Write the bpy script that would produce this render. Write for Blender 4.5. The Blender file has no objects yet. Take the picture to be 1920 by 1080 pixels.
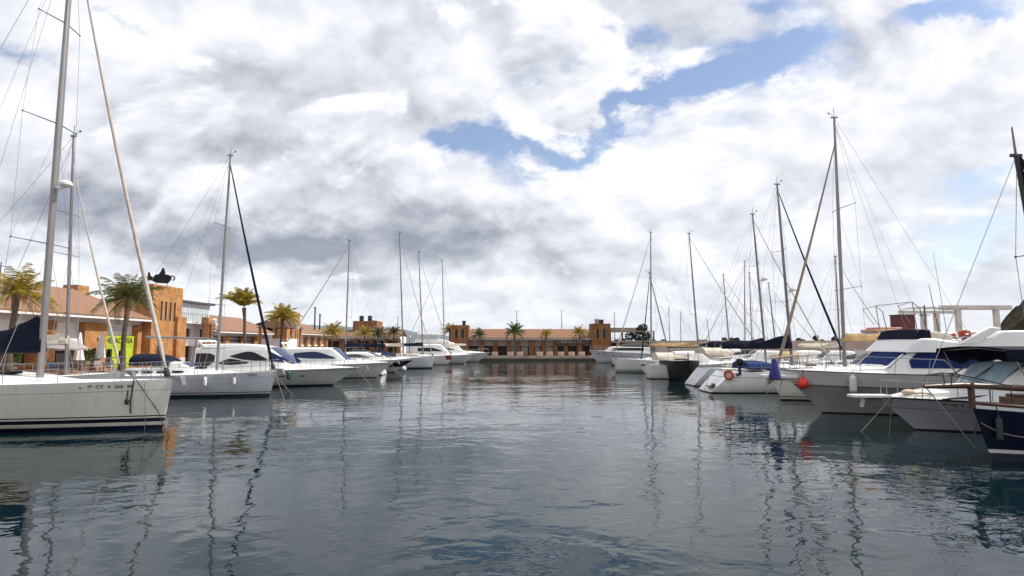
import bpy, bmesh, math, random
from mathutils import Vector, Matrix
R = math.radians
rnd = random.Random(11)
SC = bpy.context.scene
COL = SC.collection
# ------------------------------------------------------------------ camera model (photo is 1920 wide)
F = 1100.0
CAMZ = 3.0
PITCH = math.atan(105 / F)
CA, SA = math.cos(PITCH), math.sin(PITCH)

def ray(px, py):
    v = (540 - py) / F
    return Vector(((px - 960) / F, CA - v * SA, SA + v * CA))

def at(px, py, Y):
    d = ray(px, py)
    k = Y / d.y
    return Vector((d.x * k, Y, CAMZ + d.z * k))

def water_Y(py):
    d = ray(960, py)
    return -CAMZ / d.z * d.y

def X_at(px, Y, z):
    return (px - 960) / F * (Y * CA + (z - CAMZ) * SA)

# ------------------------------------------------------------------ tagging
def tag(o, label=None, cat=None, group=None, kind=None):
    if label: o['label'] = label
    if cat: o['category'] = cat
    if group: o['group'] = group
    if kind: o['kind'] = kind
    return o

def empty(name, loc=(0, 0, 0), rz=0.0):
    o = bpy.data.objects.new(name, None)
    o.empty_display_size = 0.3
    COL.objects.link(o)
    o.location = loc
    o.rotation_euler = (0, 0, rz)
    return o

def thing(name, label, cat, loc=(0, 0, 0), rz=0.0, group=None):
    return tag(empty(name, loc, rz), label, cat, group)

def copy_tree(o, parent=None):
    c = o.copy()
    COL.objects.link(c)
    c.parent = parent
    for ch in list(o.children):
        copy_tree(ch, c)
    return c

# ------------------------------------------------------------------ materials
MATS = {}

def mat(name, col, rough=0.5, metal=0.0, var=0.12, scale=3.0, bump=0.0, bscale=20.0, col2=None, spec=0.5, coat=0.0, streak=False, scum=0.0):
    if name in MATS: return MATS[name]
    m = bpy.data.materials.new(name)
    m.use_nodes = True
    nt = m.node_tree
    b = nt.nodes['Principled BSDF']
    b.inputs['Roughness'].default_value = rough
    b.inputs['Metallic'].default_value = metal
    b.inputs['Specular IOR Level'].default_value = spec
    if coat: b.inputs['Coat Weight'].default_value = coat
    tc = nt.nodes.new('ShaderNodeTexCoord')
    n = nt.nodes.new('ShaderNodeTexNoise')
    n.inputs['Scale'].default_value = scale
    n.inputs['Detail'].default_value = 5
    n.inputs['Roughness'].default_value = 0.65
    if streak:
        mp = nt.nodes.new('ShaderNodeMapping')
        mp.inputs['Scale'].default_value = (1, 1, 0.12)
        nt.links.new(tc.outputs['Object'], mp.inputs[0])
        nt.links.new(mp.outputs[0], n.inputs['Vector'])
    else:
        nt.links.new(tc.outputs['Object'], n.inputs['Vector'])
    r = nt.nodes.new('ShaderNodeValToRGB')
    r.color_ramp.elements[0].position = 0.3
    r.color_ramp.elements[1].position = 0.7
    if col2 is None:
        lo = [c * (1 - var) for c in col]; hi = [min(1, c * (1 + var * 0.6)) for c in col]
    else:
        lo, hi = col, col2
    r.color_ramp.elements[0].color = (*lo[:3], 1)
    r.color_ramp.elements[1].color = (*hi[:3], 1)
    nt.links.new(n.outputs['Fac'], r.inputs[0])
    nt.links.new(r.outputs[0], b.inputs['Base Color'])
    if scum:                                            # weed and rust stains that stay on a hull: above the waterline and in runs below the scuppers
        sz = nt.nodes.new('ShaderNodeSeparateXYZ'); nt.links.new(tc.outputs['Object'], sz.inputs[0])
        mp2 = nt.nodes.new('ShaderNodeMapping'); mp2.inputs['Scale'].default_value = (5, 5, 0.5); nt.links.new(tc.outputs['Object'], mp2.inputs[0])
        n3 = nt.nodes.new('ShaderNodeTexNoise'); n3.inputs['Scale'].default_value = 1.0; n3.inputs['Detail'].default_value = 6; n3.inputs['Roughness'].default_value = 0.7; nt.links.new(mp2.outputs[0], n3.inputs['Vector'])
        ad = nt.nodes.new('ShaderNodeMath'); ad.operation = 'MULTIPLY_ADD'; ad.inputs[1].default_value = -0.55; nt.links.new(n3.outputs['Fac'], ad.inputs[0]); nt.links.new(sz.outputs[2], ad.inputs[2])
        mr = nt.nodes.new('ShaderNodeMapRange'); mr.inputs[1].default_value = 0.30; mr.inputs[2].default_value = -0.22; mr.inputs[3].default_value = 0.0; mr.inputs[4].default_value = scum; nt.links.new(ad.outputs[0], mr.inputs[0])
        st = nt.nodes.new('ShaderNodeMapRange'); st.inputs[1].default_value = 0.56; st.inputs[2].default_value = 0.78; st.inputs[3].default_value = 0.0; st.inputs[4].default_value = scum * 0.7; nt.links.new(n3.outputs['Fac'], st.inputs[0])
        sm = nt.nodes.new('ShaderNodeMath'); sm.operation = 'MAXIMUM'; nt.links.new(mr.outputs[0], sm.inputs[0]); nt.links.new(st.outputs[0], sm.inputs[1])
        mxs = nt.nodes.new('ShaderNodeMix'); mxs.data_type = 'RGBA'; nt.links.new(sm.outputs[0], mxs.inputs[0]); nt.links.new(r.outputs[0], mxs.inputs[6]); mxs.inputs[7].default_value = (0.22, 0.19, 0.12, 1)
        nt.links.new(mxs.outputs[2], b.inputs['Base Color'])
    if bump:
        n2 = nt.nodes.new('ShaderNodeTexNoise')
        n2.inputs['Scale'].default_value = bscale
        n2.inputs['Detail'].default_value = 4
        nt.links.new(tc.outputs['Object'], n2.inputs['Vector'])
        bp = nt.nodes.new('ShaderNodeBump')
        bp.inputs['Strength'].default_value = bump
        bp.inputs['Distance'].default_value = 0.05
        nt.links.new(n2.outputs['Fac'], bp.inputs['Height'])
        nt.links.new(bp.outputs[0], b.inputs['Normal'])
    MATS[name] = m
    return m

def stone_mat(name, c1, c2, mortar, bw=0.6, bh=0.3):
    if name in MATS: return MATS[name]
    m = bpy.data.materials.new(name); m.use_nodes = True
    nt = m.node_tree; b = nt.nodes['Principled BSDF']
    b.inputs['Roughness'].default_value = 0.9
    tc = nt.nodes.new('ShaderNodeTexCoord')
    sp = nt.nodes.new('ShaderNodeSeparateXYZ')
    nt.links.new(tc.outputs['Object'], sp.inputs[0])
    ad = nt.nodes.new('ShaderNodeMath'); ad.operation = 'ADD'
    nt.links.new(sp.outputs[0], ad.inputs[0]); nt.links.new(sp.outputs[1], ad.inputs[1])
    cb = nt.nodes.new('ShaderNodeCombineXYZ')
    nt.links.new(ad.outputs[0], cb.inputs[0]); nt.links.new(sp.outputs[2], cb.inputs[1])
    br = nt.nodes.new('ShaderNodeTexBrick')
    br.inputs['Scale'].default_value = 1.0
    br.inputs['Brick Width'].default_value = bw
    br.inputs['Row Height'].default_value = bh
    br.inputs['Mortar Size'].default_value = 0.012
    br.inputs['Mortar Smooth'].default_value = 0.3
    br.inputs['Bias'].default_value = 0.0
    br.inputs['Color1'].default_value = (*c1, 1); br.inputs['Color2'].default_value = (*c2, 1)
    br.inputs['Mortar'].default_value = (*mortar, 1)
    nt.links.new(cb.outputs[0], br.inputs['Vector'])
    n = nt.nodes.new('ShaderNodeTexNoise'); n.inputs['Scale'].default_value = 1.3; n.inputs['Detail'].default_value = 8; n.inputs['Roughness'].default_value = 0.7
    nt.links.new(tc.outputs['Object'], n.inputs['Vector'])
    rp = nt.nodes.new('ShaderNodeValToRGB')
    rp.color_ramp.elements[0].position = 0.3; rp.color_ramp.elements[0].color = (0.55, 0.48, 0.42, 1)
    rp.color_ramp.elements[1].position = 0.7; rp.color_ramp.elements[1].color = (1.1, 1.05, 1.0, 1)
    nt.links.new(n.outputs['Fac'], rp.inputs[0])
    mx = nt.nodes.new('ShaderNodeMix'); mx.data_type = 'RGBA'; mx.blend_type = 'MULTIPLY'; mx.inputs[0].default_value = 0.9
    nt.links.new(br.outputs['Color'], mx.inputs[6]); nt.links.new(rp.outputs[0], mx.inputs[7])
    nt.links.new(mx.outputs[2], b.inputs['Base Color'])
    bp = nt.nodes.new('ShaderNodeBump'); bp.inputs['Strength'].default_value = 0.6; bp.inputs['Distance'].default_value = 0.04
    nt.links.new(n.outputs['Fac'], bp.inputs['Height']); nt.links.new(bp.outputs[0], b.inputs['Normal'])
    MATS[name] = m
    return m

def tile_mat(name, c1, c2):
    if name in MATS: return MATS[name]
    m = bpy.data.materials.new(name); m.use_nodes = True
    nt = m.node_tree; b = nt.nodes['Principled BSDF']; b.inputs['Roughness'].default_value = 0.85
    tc = nt.nodes.new('ShaderNodeTexCoord')
    w = nt.nodes.new('ShaderNodeTexWave'); w.wave_type = 'BANDS'; w.bands_direction = 'X'
    w.inputs['Scale'].default_value = 1.1; w.inputs['Distortion'].default_value = 0.4; w.inputs['Detail'].default_value = 1
    nt.links.new(tc.outputs['Object'], w.inputs['Vector'])
    w2 = nt.nodes.new('ShaderNodeTexWave'); w2.wave_type = 'BANDS'; w2.bands_direction = 'Y'
    w2.inputs['Scale'].default_value = 0.9; w2.inputs['Distortion'].default_value = 0.6
    nt.links.new(tc.outputs['Object'], w2.inputs['Vector'])
    n = nt.nodes.new('ShaderNodeTexNoise'); n.inputs['Scale'].default_value = 2.2; n.inputs['Detail'].default_value = 7; n.inputs['Roughness'].default_value = 0.75
    nt.links.new(tc.outputs['Object'], n.inputs['Vector'])
    rp = nt.nodes.new('ShaderNodeValToRGB')
    rp.color_ramp.elements[0].position = 0.32; rp.color_ramp.elements[0].color = (*c1, 1)
    rp.color_ramp.elements[1].position = 0.68; rp.color_ramp.elements[1].color = (*c2, 1)
    nt.links.new(n.outputs['Fac'], rp.inputs[0])
    nt.links.new(rp.outputs[0], b.inputs['Base Color'])
    ad = nt.nodes.new('ShaderNodeMath'); ad.operation = 'ADD'
    nt.links.new(w.outputs['Fac'], ad.inputs[0]); nt.links.new(w2.outputs['Fac'], ad.inputs[1])
    bp = nt.nodes.new('ShaderNodeBump'); bp.inputs['Strength'].default_value = 0.5; bp.inputs['Distance'].default_value = 0.06
    nt.links.new(ad.outputs[0], bp.inputs['Height']); nt.links.new(bp.outputs[0], b.inputs['Normal'])
    MATS[name] = m
    return m

def leaf_mat(name, c1, c2):
    if name in MATS: return MATS[name]
    m = bpy.data.materials.new(name); m.use_nodes = True
    nt = m.node_tree; b = nt.nodes['Principled BSDF']
    b.inputs['Roughness'].default_value = 0.55
    tc = nt.nodes.new('ShaderNodeTexCoord')
    n = nt.nodes.new('ShaderNodeTexNoise'); n.inputs['Scale'].default_value = 1.6; n.inputs['Detail'].default_value = 4
    nt.links.new(tc.outputs['Object'], n.inputs['Vector'])
    rp = nt.nodes.new('ShaderNodeValToRGB')
    rp.color_ramp.elements[0].position = 0.35; rp.color_ramp.elements[0].color = (*c1, 1)
    rp.color_ramp.elements[1].position = 0.65; rp.color_ramp.elements[1].color = (*c2, 1)
    nt.links.new(n.outputs['Fac'], rp.inputs[0]); nt.links.new(rp.outputs[0], b.inputs['Base Color'])
    t = nt.nodes.new('ShaderNodeBsdfTranslucent'); nt.links.new(rp.outputs[0], t.inputs[0])
    mx = nt.nodes.new('ShaderNodeMixShader'); mx.inputs[0].default_value = 0.3
    out = nt.nodes['Material Output']
    nt.links.new(b.outputs[0], mx.inputs[1]); nt.links.new(t.outputs[0], mx.inputs[2]); nt.links.new(mx.outputs[0], out.inputs[0])
    MATS[name] = m
    return m

WHITE = mat('white_gelcoat', (0.74, 0.74, 0.72), 0.28, var=0.06, scale=0.8, streak=True, coat=0.2, scum=0.55)
CREAM = mat('cream_gelcoat', (0.74, 0.725, 0.63), 0.25, var=0.07, scale=0.7, streak=True, coat=0.2, scum=0.55)
PALEGREY = mat('pale_grey_gelcoat', (0.56, 0.57, 0.60), 0.28, var=0.07, scale=0.8, streak=True, scum=0.55)
SHADEHULL = mat('shaded_white_gelcoat', (0.31, 0.30, 0.275), 0.3, var=0.12, scale=0.8, streak=True)  # white hull under the flare, its shade put into the base colour
DECKW = mat('deck_white', (0.78, 0.77, 0.74), 0.6, var=0.1, scale=2.5)
NAVY = mat('navy_paint', (0.003, 0.004, 0.020), 0.2, var=0.2, scale=1.0, spec=0.35)
BLACKP = mat('black_paint', (0.004, 0.004, 0.005), 0.4, var=0.3, spec=0.25)
ANTIFOUL = mat('antifoul', (0.012, 0.016, 0.03), 0.8, var=0.4)
NAVYCLOTH = mat('navy_canvas', (0.005, 0.007, 0.022), 0.9, spec=0.2, var=0.35, scale=2.0, bump=0.5, bscale=6)
BLUECLOTH = mat('blue_canvas', (0.007, 0.022, 0.11), 0.85, spec=0.2, var=0.3, scale=2.0, bump=0.4, bscale=6)
VIOLETCLOTH = mat('violet_cloth', (0.05, 0.045, 0.22), 0.8, var=0.3, scale=4, bump=0.4, bscale=8)
TANCLOTH = mat('tan_canvas', (0.42, 0.27, 0.12), 0.9, var=0.3, scale=3, bump=0.5, bscale=8)
PALECLOTH = mat('pale_canvas', (0.62, 0.55, 0.45), 0.9, var=0.25, scale=3, bump=0.5, bscale=8)
SAILW = mat('cream_sailcloth', (0.46, 0.40, 0.355), 0.8, var=0.25, scale=5, bump=0.3, bscale=14)
TANSAIL = mat('tan_sailcloth', (0.30, 0.23, 0.17), 0.85, var=0.25, scale=5, bump=0.3, bscale=14)
ALU = mat('mast_aluminium', (0.27, 0.255, 0.25), 0.42, 0.6, var=0.15, scale=1.5)
ALUDARK = mat('weathered_mast', (0.22, 0.20, 0.20), 0.5, 0.6, var=0.2, scale=1.5)
STEEL = mat('stainless_steel', (0.30, 0.30, 0.30), 0.35, 0.8, var=0.1)
WIRE = mat('rigging_wire', (0.36, 0.36, 0.38), 0.45, 0.6, var=0.1)
GLASSD = mat('dark_glass', (0.008, 0.009, 0.013), 0.12, var=0.3, scale=0.7, spec=0.3)
GLASSB = mat('blue_tinted_glass', (0.008, 0.02, 0.085), 0.15, var=0.3, scale=0.7, spec=0.35)
GLASSP = mat('pale_glass', (0.28, 0.37, 0.42), 0.1, var=0.2, spec=0.6)
RUB = mat('black_rubber', (0.012, 0.012, 0.012), 0.6, var=0.3)
WOOD = mat('varnished_teak', (0.075, 0.034, 0.016), 0.4, var=0.35, scale=4, streak=True)
PLANK = mat('bleached_planks', (0.30, 0.24, 0.18), 0.9, var=0.3, scale=3, bump=0.3, bscale=10)
REDORANGE = mat('orange_plastic', (0.75, 0.045, 0.02), 0.4, var=0.12, scale=3)
REDP = mat('red_paint', (0.10, 0.012, 0.014), 0.6, var=0.25)
FENDERW = mat('white_rubber', (0.66, 0.67, 0.66), 0.5, var=0.15, scale=4)
ROPE = mat('dark_rope', (0.03, 0.03, 0.032), 0.95, var=0.4, scale=20)
ROPEG = mat('grey_rope', (0.26, 0.24, 0.2), 0.95, var=0.4, scale=20)
STONE = stone_mat('orange_stone', (0.49, 0.255, 0.09), (0.38, 0.185, 0.065), (0.36, 0.20, 0.09), 0.55, 0.28)
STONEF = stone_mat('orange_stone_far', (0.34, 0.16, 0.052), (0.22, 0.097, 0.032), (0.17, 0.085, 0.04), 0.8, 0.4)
TILE = tile_mat('terracotta_tiles', (0.19, 0.098, 0.056), (0.265, 0.147, 0.088))
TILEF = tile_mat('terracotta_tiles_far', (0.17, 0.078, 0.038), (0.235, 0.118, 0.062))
PLASTER = mat('white_plaster', (0.66, 0.66, 0.68), 0.85, var=0.14, scale=0.7, streak=True)
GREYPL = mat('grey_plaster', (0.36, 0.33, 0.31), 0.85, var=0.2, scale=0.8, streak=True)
DARKMET = mat('dark_metal', (0.03, 0.03, 0.035), 0.5, 0.3, var=0.3)
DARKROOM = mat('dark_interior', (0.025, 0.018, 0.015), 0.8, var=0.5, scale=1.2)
LIME = mat('lime_green_panel', (0.36, 0.46, 0.02), 0.5, var=0.2, scale=1.5)
SIGNW = mat('white_sign', (0.75, 0.76, 0.76), 0.5, var=0.06)
LETTER = mat('dark_lettering', (0.015, 0.015, 0.02), 0.6, var=0.1)
LETTERW = mat('white_lettering', (0.45, 0.42, 0.38), 0.6, var=0.1)
CONC = mat('concrete', (0.37, 0.30, 0.23), 0.9, var=0.3, scale=0.9, bump=0.4, bscale=5)
CONCD = mat('wet_concrete', (0.055, 0.043, 0.028), 0.7, var=0.5, scale=1.1, bump=0.5, bscale=4)
PAVE = stone_mat('quay_paving', (0.42, 0.26, 0.19), (0.36, 0.22, 0.16), (0.25, 0.17, 0.13), 0.4, 0.4)
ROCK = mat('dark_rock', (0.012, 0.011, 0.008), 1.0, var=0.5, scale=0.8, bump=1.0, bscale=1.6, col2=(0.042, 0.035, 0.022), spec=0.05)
BARK = mat('palm_bark', (0.10, 0.075, 0.055), 0.95, var=0.4, scale=4, bump=0.8, bscale=12)
LEAFY = leaf_mat('yellow_green_fronds', (0.20, 0.15, 0.015), (0.40, 0.31, 0.035))
LEAFG = leaf_mat('green_fronds', (0.035, 0.05, 0.012), (0.10, 0.11, 0.02))
LEAFD = leaf_mat('dark_leaves', (0.018, 0.03, 0.012), (0.05, 0.065, 0.02))
LEAFDRY = leaf_mat('dry_fronds', (0.22, 0.12, 0.035), (0.34, 0.20, 0.06))
SHRUB = leaf_mat('shrub_leaves', (0.03, 0.06, 0.01), (0.10, 0.15, 0.02))

# ------------------------------------------------------------------ mesh builder
class MB:
    def __init__(s):
        s.v = []; s.f = []; s.m = []
    def add(s, vs, fs, m=0):
        k = len(s.v)
        s.v.extend([tuple(p) for p in vs])
        for f in fs:
            s.f.append([i + k for i in f]); s.m.append(m)
        return s
    def box(s, c, d, m=0, rz=0.0, M=None):
        hx, hy, hz = d[0] / 2, d[1] / 2, d[2] / 2
        vs = [Vector((x, y, z)) for z in (-hz, hz) for y in (-hy, hy) for x in (-hx, hx)]
        if rz:
            q = Matrix.Rotation(rz, 3, 'Z'); vs = [q @ p for p in vs]
        if M is not None: vs = [M @ p for p in vs]
        vs = [p + Vector(c) for p in vs]
        return s.add(vs, [(0, 2, 3, 1), (4, 5, 7, 6), (0, 1, 5, 4), (2, 6, 7, 3), (0, 4, 6, 2), (1, 3, 7, 5)], m)
    def bx(s, x0, x1, y0, y1, z0, z1, m=0):
        return s.box(((x0 + x1) / 2, (y0 + y1) / 2, (z0 + z1) / 2), (abs(x1 - x0), abs(y1 - y0), abs(z1 - z0)), m)
    def tube(s, pts, r, n=8, m=0, cap=True, sq=1.0):
        pts = [Vector(p) for p in pts]
        rs = r if isinstance(r, (list, tuple)) else [r] * len(pts)
        rings = []
        up = Vector((0, 0, 1))
        for i, p in enumerate(pts):
            a = pts[max(0, i - 1)]; b = pts[min(len(pts) - 1, i + 1)]
            d = (b - a).normalized()
            ref = up if abs(d.z) < 0.95 else Vector((1, 0, 0))
            e1 = d.cross(ref).normalized(); e2 = e1.cross(d).normalized()
            if i and rings_e:
                # keep twist small
                pe = rings_e[-1]
                e1 = (pe - d * pe.dot(d)).normalized(); e2 = e1.cross(d).normalized()
            else:
                rings_e = []
            rings_e.append(e1)
            rings.append([p + (e1 * math.cos(t) + e2 * math.sin(t) * sq) * rs[i] for t in [2 * math.pi * k / n for k in range(n)]])
        return s.loft(rings, True, cap, m)
    def loft(s, rings, closed=True, cap=True, m=0):
        n = len(rings[0]); vs = [p for rg in rings for p in rg]; fs = []
        for i in range(len(rings) - 1):
            for k in range(n if closed else n - 1):
                a = i * n + k; b = i * n + (k + 1) % n
                fs.append((a, b, b + n, a + n))
        if cap and closed:
            fs.append(tuple(range(n - 1, -1, -1))); fs.append(tuple((len(rings) - 1) * n + k for k in range(n)))
        return s.add(vs, fs, m)
    def ball(s, c, r, m=0, n=14, h=10, sc=(1, 1, 1)):
        vs = []; fs = []
        for i in range(h + 1):
            t = math.pi * i / h
            for k in range(n):
                p = 2 * math.pi * k / n
                vs.append((c[0] + r * sc[0] * math.sin(t) * math.cos(p), c[1] + r * sc[1] * math.sin(t) * math.sin(p), c[2] + r * sc[2] * math.cos(t)))
        for i in range(h):
            for k in range(n):
                a = i * n + k; b = i * n + (k + 1) % n
                fs.append((a, a + n, b + n, b))
        return s.add(vs, fs, m)
    def prism(s, poly, t0, t1, ax='y', m=0):
        """polygon of (a,b) extruded along ax: y -> (a,t,b); x -> (t,a,b); z -> (a,b,t)"""
        def q(p, t):
            return {'y': (p[0], t, p[1]), 'x': (t, p[0], p[1]), 'z': (p[0], p[1], t)}[ax]
        n = len(poly)
        vs = [q(p, t0) for p in poly] + [q(p, t1) for p in poly]
        fs = [tuple(range(n)), tuple(range(2 * n - 1, n - 1, -1))]
        fs += [(i, i + n, (i + 1) % n + n, (i + 1) % n) for i in range(n)]
        return s.add(vs, fs, m)
    def grid(s, fn, nu, nv, m=0):
        vs = [fn(i / nu, j / nv) for i in range(nu + 1) for j in range(nv + 1)]
        fs = [(i * (nv + 1) + j, (i + 1) * (nv + 1) + j, (i + 1) * (nv + 1) + j + 1, i * (nv + 1) + j + 1) for i in range(nu) for j in range(nv)]
        return s.add(vs, fs, m)
    def build(s, name, mats, parent=None, smooth=35, bevel=0.0, fix=True):
        me = bpy.data.meshes.new(name)
        me.from_pydata(s.v, [], s.f)
        if not isinstance(mats, (list, tuple)): mats = [mats]
        for q in mats: me.materials.append(q)
        me.polygons.foreach_set('material_index', s.m)
        if fix:
            bm = bmesh.new(); bm.from_mesh(me)
            bmesh.ops.recalc_face_normals(bm, faces=bm.faces[:])
            bm.to_mesh(me); bm.free()
        if smooth:
            me.polygons.foreach_set('use_smooth', [True] * len(me.polygons))
            me.set_sharp_from_angle(angle=R(smooth))
        me.update()
        o = bpy.data.objects.new(name, me)
        COL.objects.link(o)
        if parent: o.parent = parent
        if bevel:
            bv = o.modifiers.new('bevel', 'BEVEL'); bv.width = bevel; bv.segments = 2; bv.limit_method = 'ANGLE'
        return o

def text_mesh(name, body, size, m, parent, M, extrude=0.01, sx=1.0):
    """M: matrix in the parent's space; text centred"""
    cu = bpy.data.curves.new(name, 'FONT')
    cu.body = body; cu.size = size; cu.extrude = extrude; cu.align_x = 'CENTER'; cu.align_y = 'CENTER'
    t = bpy.data.objects.new(name, cu); COL.objects.link(t)
    bpy.context.view_layer.update()
    me = bpy.data.meshes.new_from_object(t.evaluated_get(bpy.context.evaluated_depsgraph_get()))
    bpy.data.objects.remove(t); bpy.data.curves.remove(cu)
    me.transform(Matrix.Diagonal((sx, 1, 1, 1)))
    me.transform(M)
    me.materials.clear(); me.materials.append(m)
    me.name = name
    o = bpy.data.objects.new(name, me); COL.objects.link(o)
    o.parent = parent
    return o

def pchip(pts):
    xs = [p[0] for p in pts]; ys = [p[1] for p in pts]; n = len(xs)
    if n == 1: return lambda x: ys[0]
    d = [(ys[i + 1] - ys[i]) / (xs[i + 1] - xs[i]) for i in range(n - 1)]
    t = [d[0]] + [0 if d[i - 1] * d[i] <= 0 else 2 * d[i - 1] * d[i] / (d[i - 1] + d[i]) for i in range(1, n - 1)] + [d[-1]]
    def f(x):
        if x <= xs[0]: return ys[0]
        if x >= xs[-1]: return ys[-1]
        i = 0
        while x > xs[i + 1]: i += 1
        h = xs[i + 1] - xs[i]; u = (x - xs[i]) / h
        return (2*u**3-3*u*u+1)*ys[i] + (u**3-2*u*u+u)*h*t[i] + (3*u*u-2*u**3)*ys[i+1] + (u**3-u*u)*h*t[i+1]
    return f

def lerp(a, b, t): return a + (b - a) * t
# ------------------------------------------------------------------ boats (local +x is the bow, z = 0 the water)
class Boat:
    def __init__(s, name, label, cat, L, B, fb, fs, bow=None, stern=None, Y=30.0, side=1, yaw=0.0, rake=1.0, srake=0.0,
                 kind='sail', tm=0.42, tr=0.75, group=None, curve=1.0):
        s.L, s.B, s.fb, s.fs, s.rake, s.srake, s.kind, s.tm, s.tr, s.curve = L, B, fb, fs, rake, srake, kind, tm, tr, curve
        s.ang = R(yaw) + (0 if side > 0 else math.pi)
        s.near = -1 if side > 0 else 1          # local y sign of the side turned to the channel's viewer
        c, n = math.cos(s.ang), math.sin(s.ang)
        if bow is not None:
            X = X_at(bow, Y, fb)
            loc = Vector((X - L * c, Y - L * n, 0))
        else:
            X = X_at(stern, Y, fs)
            loc = Vector((X, Y, 0))
        s.root = thing(name, label, cat, loc, s.ang, group)
        s.W = Matrix.Translation(loc) @ Matrix.Rotation(s.ang, 4, 'Z')
        s.Wi = s.W.inverted()
        s.Y = Y
    def world(s, p): return s.W @ Vector(p)
    def local_px(s, px, py, y=0.0):
        """point of the boat's plane at local y seen at a pixel"""
        d = s.Wi.to_3x3() @ ray(px, py); o = s.Wi @ Vector((0, 0, CAMZ))
        k = (y - o.y) / d.y
        return o + d * k
    def sheer(s, t): return s.fs + (s.fb - s.fs) * max(0, t) ** 1.8 - 0.04 * math.sin(math.pi * t) * s.fb
    def X(s, t, z):
        q = 1 - max(-0.2, min(1, z / s.fb))
        xb = s.L - s.rake * (q ** s.curve if q > 0 else q)
        xs = s.srake * max(0, z)
        return xs + t * (xb - xs)
    def w(s, t, z):
        sh = s.sheer(t); q = max(-0.3, min(1, z / sh))
        if s.kind == 'sail': pt, pw, f0 = 2.1, 1.55, 0.84
        elif s.kind == 'motor': pt, pw, f0 = 2.5, 1.35, 0.80
        else: pt, pw, f0 = 3.0, 2.2, 0.88
        qq = max(0, q)
        p = pw + (pt - pw) * qq
        u = max(0, (t - s.tm) / (1 - s.tm)); k = 1 - u ** p
        us = max(0, (s.tm - t) / s.tm); k *= 1 - (1 - s.tr) * us ** 2
        if s.kind == 'motor': sec = f0 + (1 - f0) * qq
        else: sec = f0 + (1 - f0) * math.sin(math.pi / 2 * qq)
        if q < 0: sec = f0 * (1 + q * 1.4)
        return max(0.015, s.B / 2 * k * sec)
    def t_at(s, x, z):
        xs = s.srake * max(0, z); q = 1 - max(0, min(1, z / s.fb)); xb = s.L - s.rake * q ** s.curve
        return (x - xs) / (xb - xs)
    def hull(s, bands, mats, N=30, extra=()):
        """bands: list of (z_or_fraction, kind 'a'|'f', material index of the band BELOW this row)"""
        mb = MB(); rows = [('a', -0.4, 0)] + [(k, z, m) for z, k, m in bands]
        base = [b[0] for b in bands if b[1] == 'a'][-1]
        def zrow(j, t):
            k, z, _ = rows[j]
            return z if k == 'a' else base + z * (s.sheer(t) - base)
        ts = [1 - (1 - i / N) ** 1.25 for i in range(N + 1)]
        for sg in (-1, 1):
            k0 = len(mb.v); nr = len(rows)
            for t in ts:
                for j in range(nr):
                    z = zrow(j, t); mb.v.append((s.X(t, z), sg * s.w(t, z), z))
            for i in range(N):
                for j in range(nr - 1):
                    a = k0 + i * nr + j
                    mb.f.append([a, a + nr, a + nr + 1, a + 1] if sg < 0 else [a, a + 1, a + nr + 1, a + nr]); mb.m.append(rows[j + 1][2])
        nr = len(rows); off = (N + 1) * nr
        for j in range(nr - 1):                                     # transom and stem
            mb.f.append([j, j + 1, off + j + 1, off + j]); mb.m.append(rows[j + 1][2])
            a = N * nr + j
            mb.f.append([a, off + a, off + a + 1, a + 1]); mb.m.append(rows[j + 1][2])
        mb.f.append([i * nr for i in range(N + 1)] + [off + i * nr for i in range(N, -1, -1)]); mb.m.append(0)
        s.hull_o = mb.build('hull', mats, s.root, smooth=40, fix=False)
        d = MB()
        rings = []
        for t in ts:
            z = s.sheer(t); x = s.X(t, z); w = s.w(t, z) * 0.97
            rings.append([(x, w * q, z - 0.03 + 0.06 * (1 - q * q) * min(1, w)) for q in (-1, -0.6, 0, 0.6, 1)])
        d.loft(rings, closed=False, cap=False)
        d.build('deck', DECKW, s.root, smooth=40)
        return s
    def edge(s, x, inset=0.08, dz=0.0, side=1):
        t = s.t_at(x, s.fs); z = s.sheer(min(1, t))
        t = s.t_at(x, z)
        return Vector((x, side * max(0.02, s.w(min(1, t), z) - inset), s.sheer(min(1, t)) + dz))
    def on_hull(s, x, z, off=0.0):
        t = s.t_at(x, z)
        return Vector((x, s.near * (s.w(t, z) + off), z))
    def write(s, body, x, z, size, m=LETTER, sx=1.0):
        p = s.on_hull(x, z, 0.03); a = s.on_hull(x - 0.3, z); b = s.on_hull(x + 0.3, z)
        dwn = s.on_hull(x, z - 0.1); upv = (s.on_hull(x, z + 0.1) - dwn).normalized()
        e = (b - a).normalized() * (1 if s.near < 0 else -1)
        n = e.cross(upv).normalized(); u = n.cross(e)
        M = Matrix(((e.x, u.x, n.x, p.x), (e.y, u.y, n.y, p.y), (e.z, u.z, n.z, p.z), (0, 0, 0, 1)))
        text_mesh('lettering', body, size, m, s.root, M, 0.004, sx)
    def rail(s, x0, x1, h=0.6, n=6, r=0.013, wires=2, side=0, both=True):
        """pulpit style guard rail on stanchions along the sheer"""
        for sg in ((-1, 1) if both else (s.near,)):
            mb = MB()
            pts = [s.edge(lerp(x0, x1, i / (n * 3)), 0.09, 0, sg) for i in range(n * 3 + 1)]
            for i in range(n + 1):
                p = pts[i * 3]; mb.tube([p, p + Vector((0, 0, h))], r, 6)
            for k in range(wires):
                hh = h * (1 - 0.48 * k)
                mb.tube([p + Vector((0, 0, hh)) for p in pts], r * (0.55 if wires > 1 else 0.8), 5)
            mb.build('guard_rail', STEEL, s.root, smooth=60)
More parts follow.
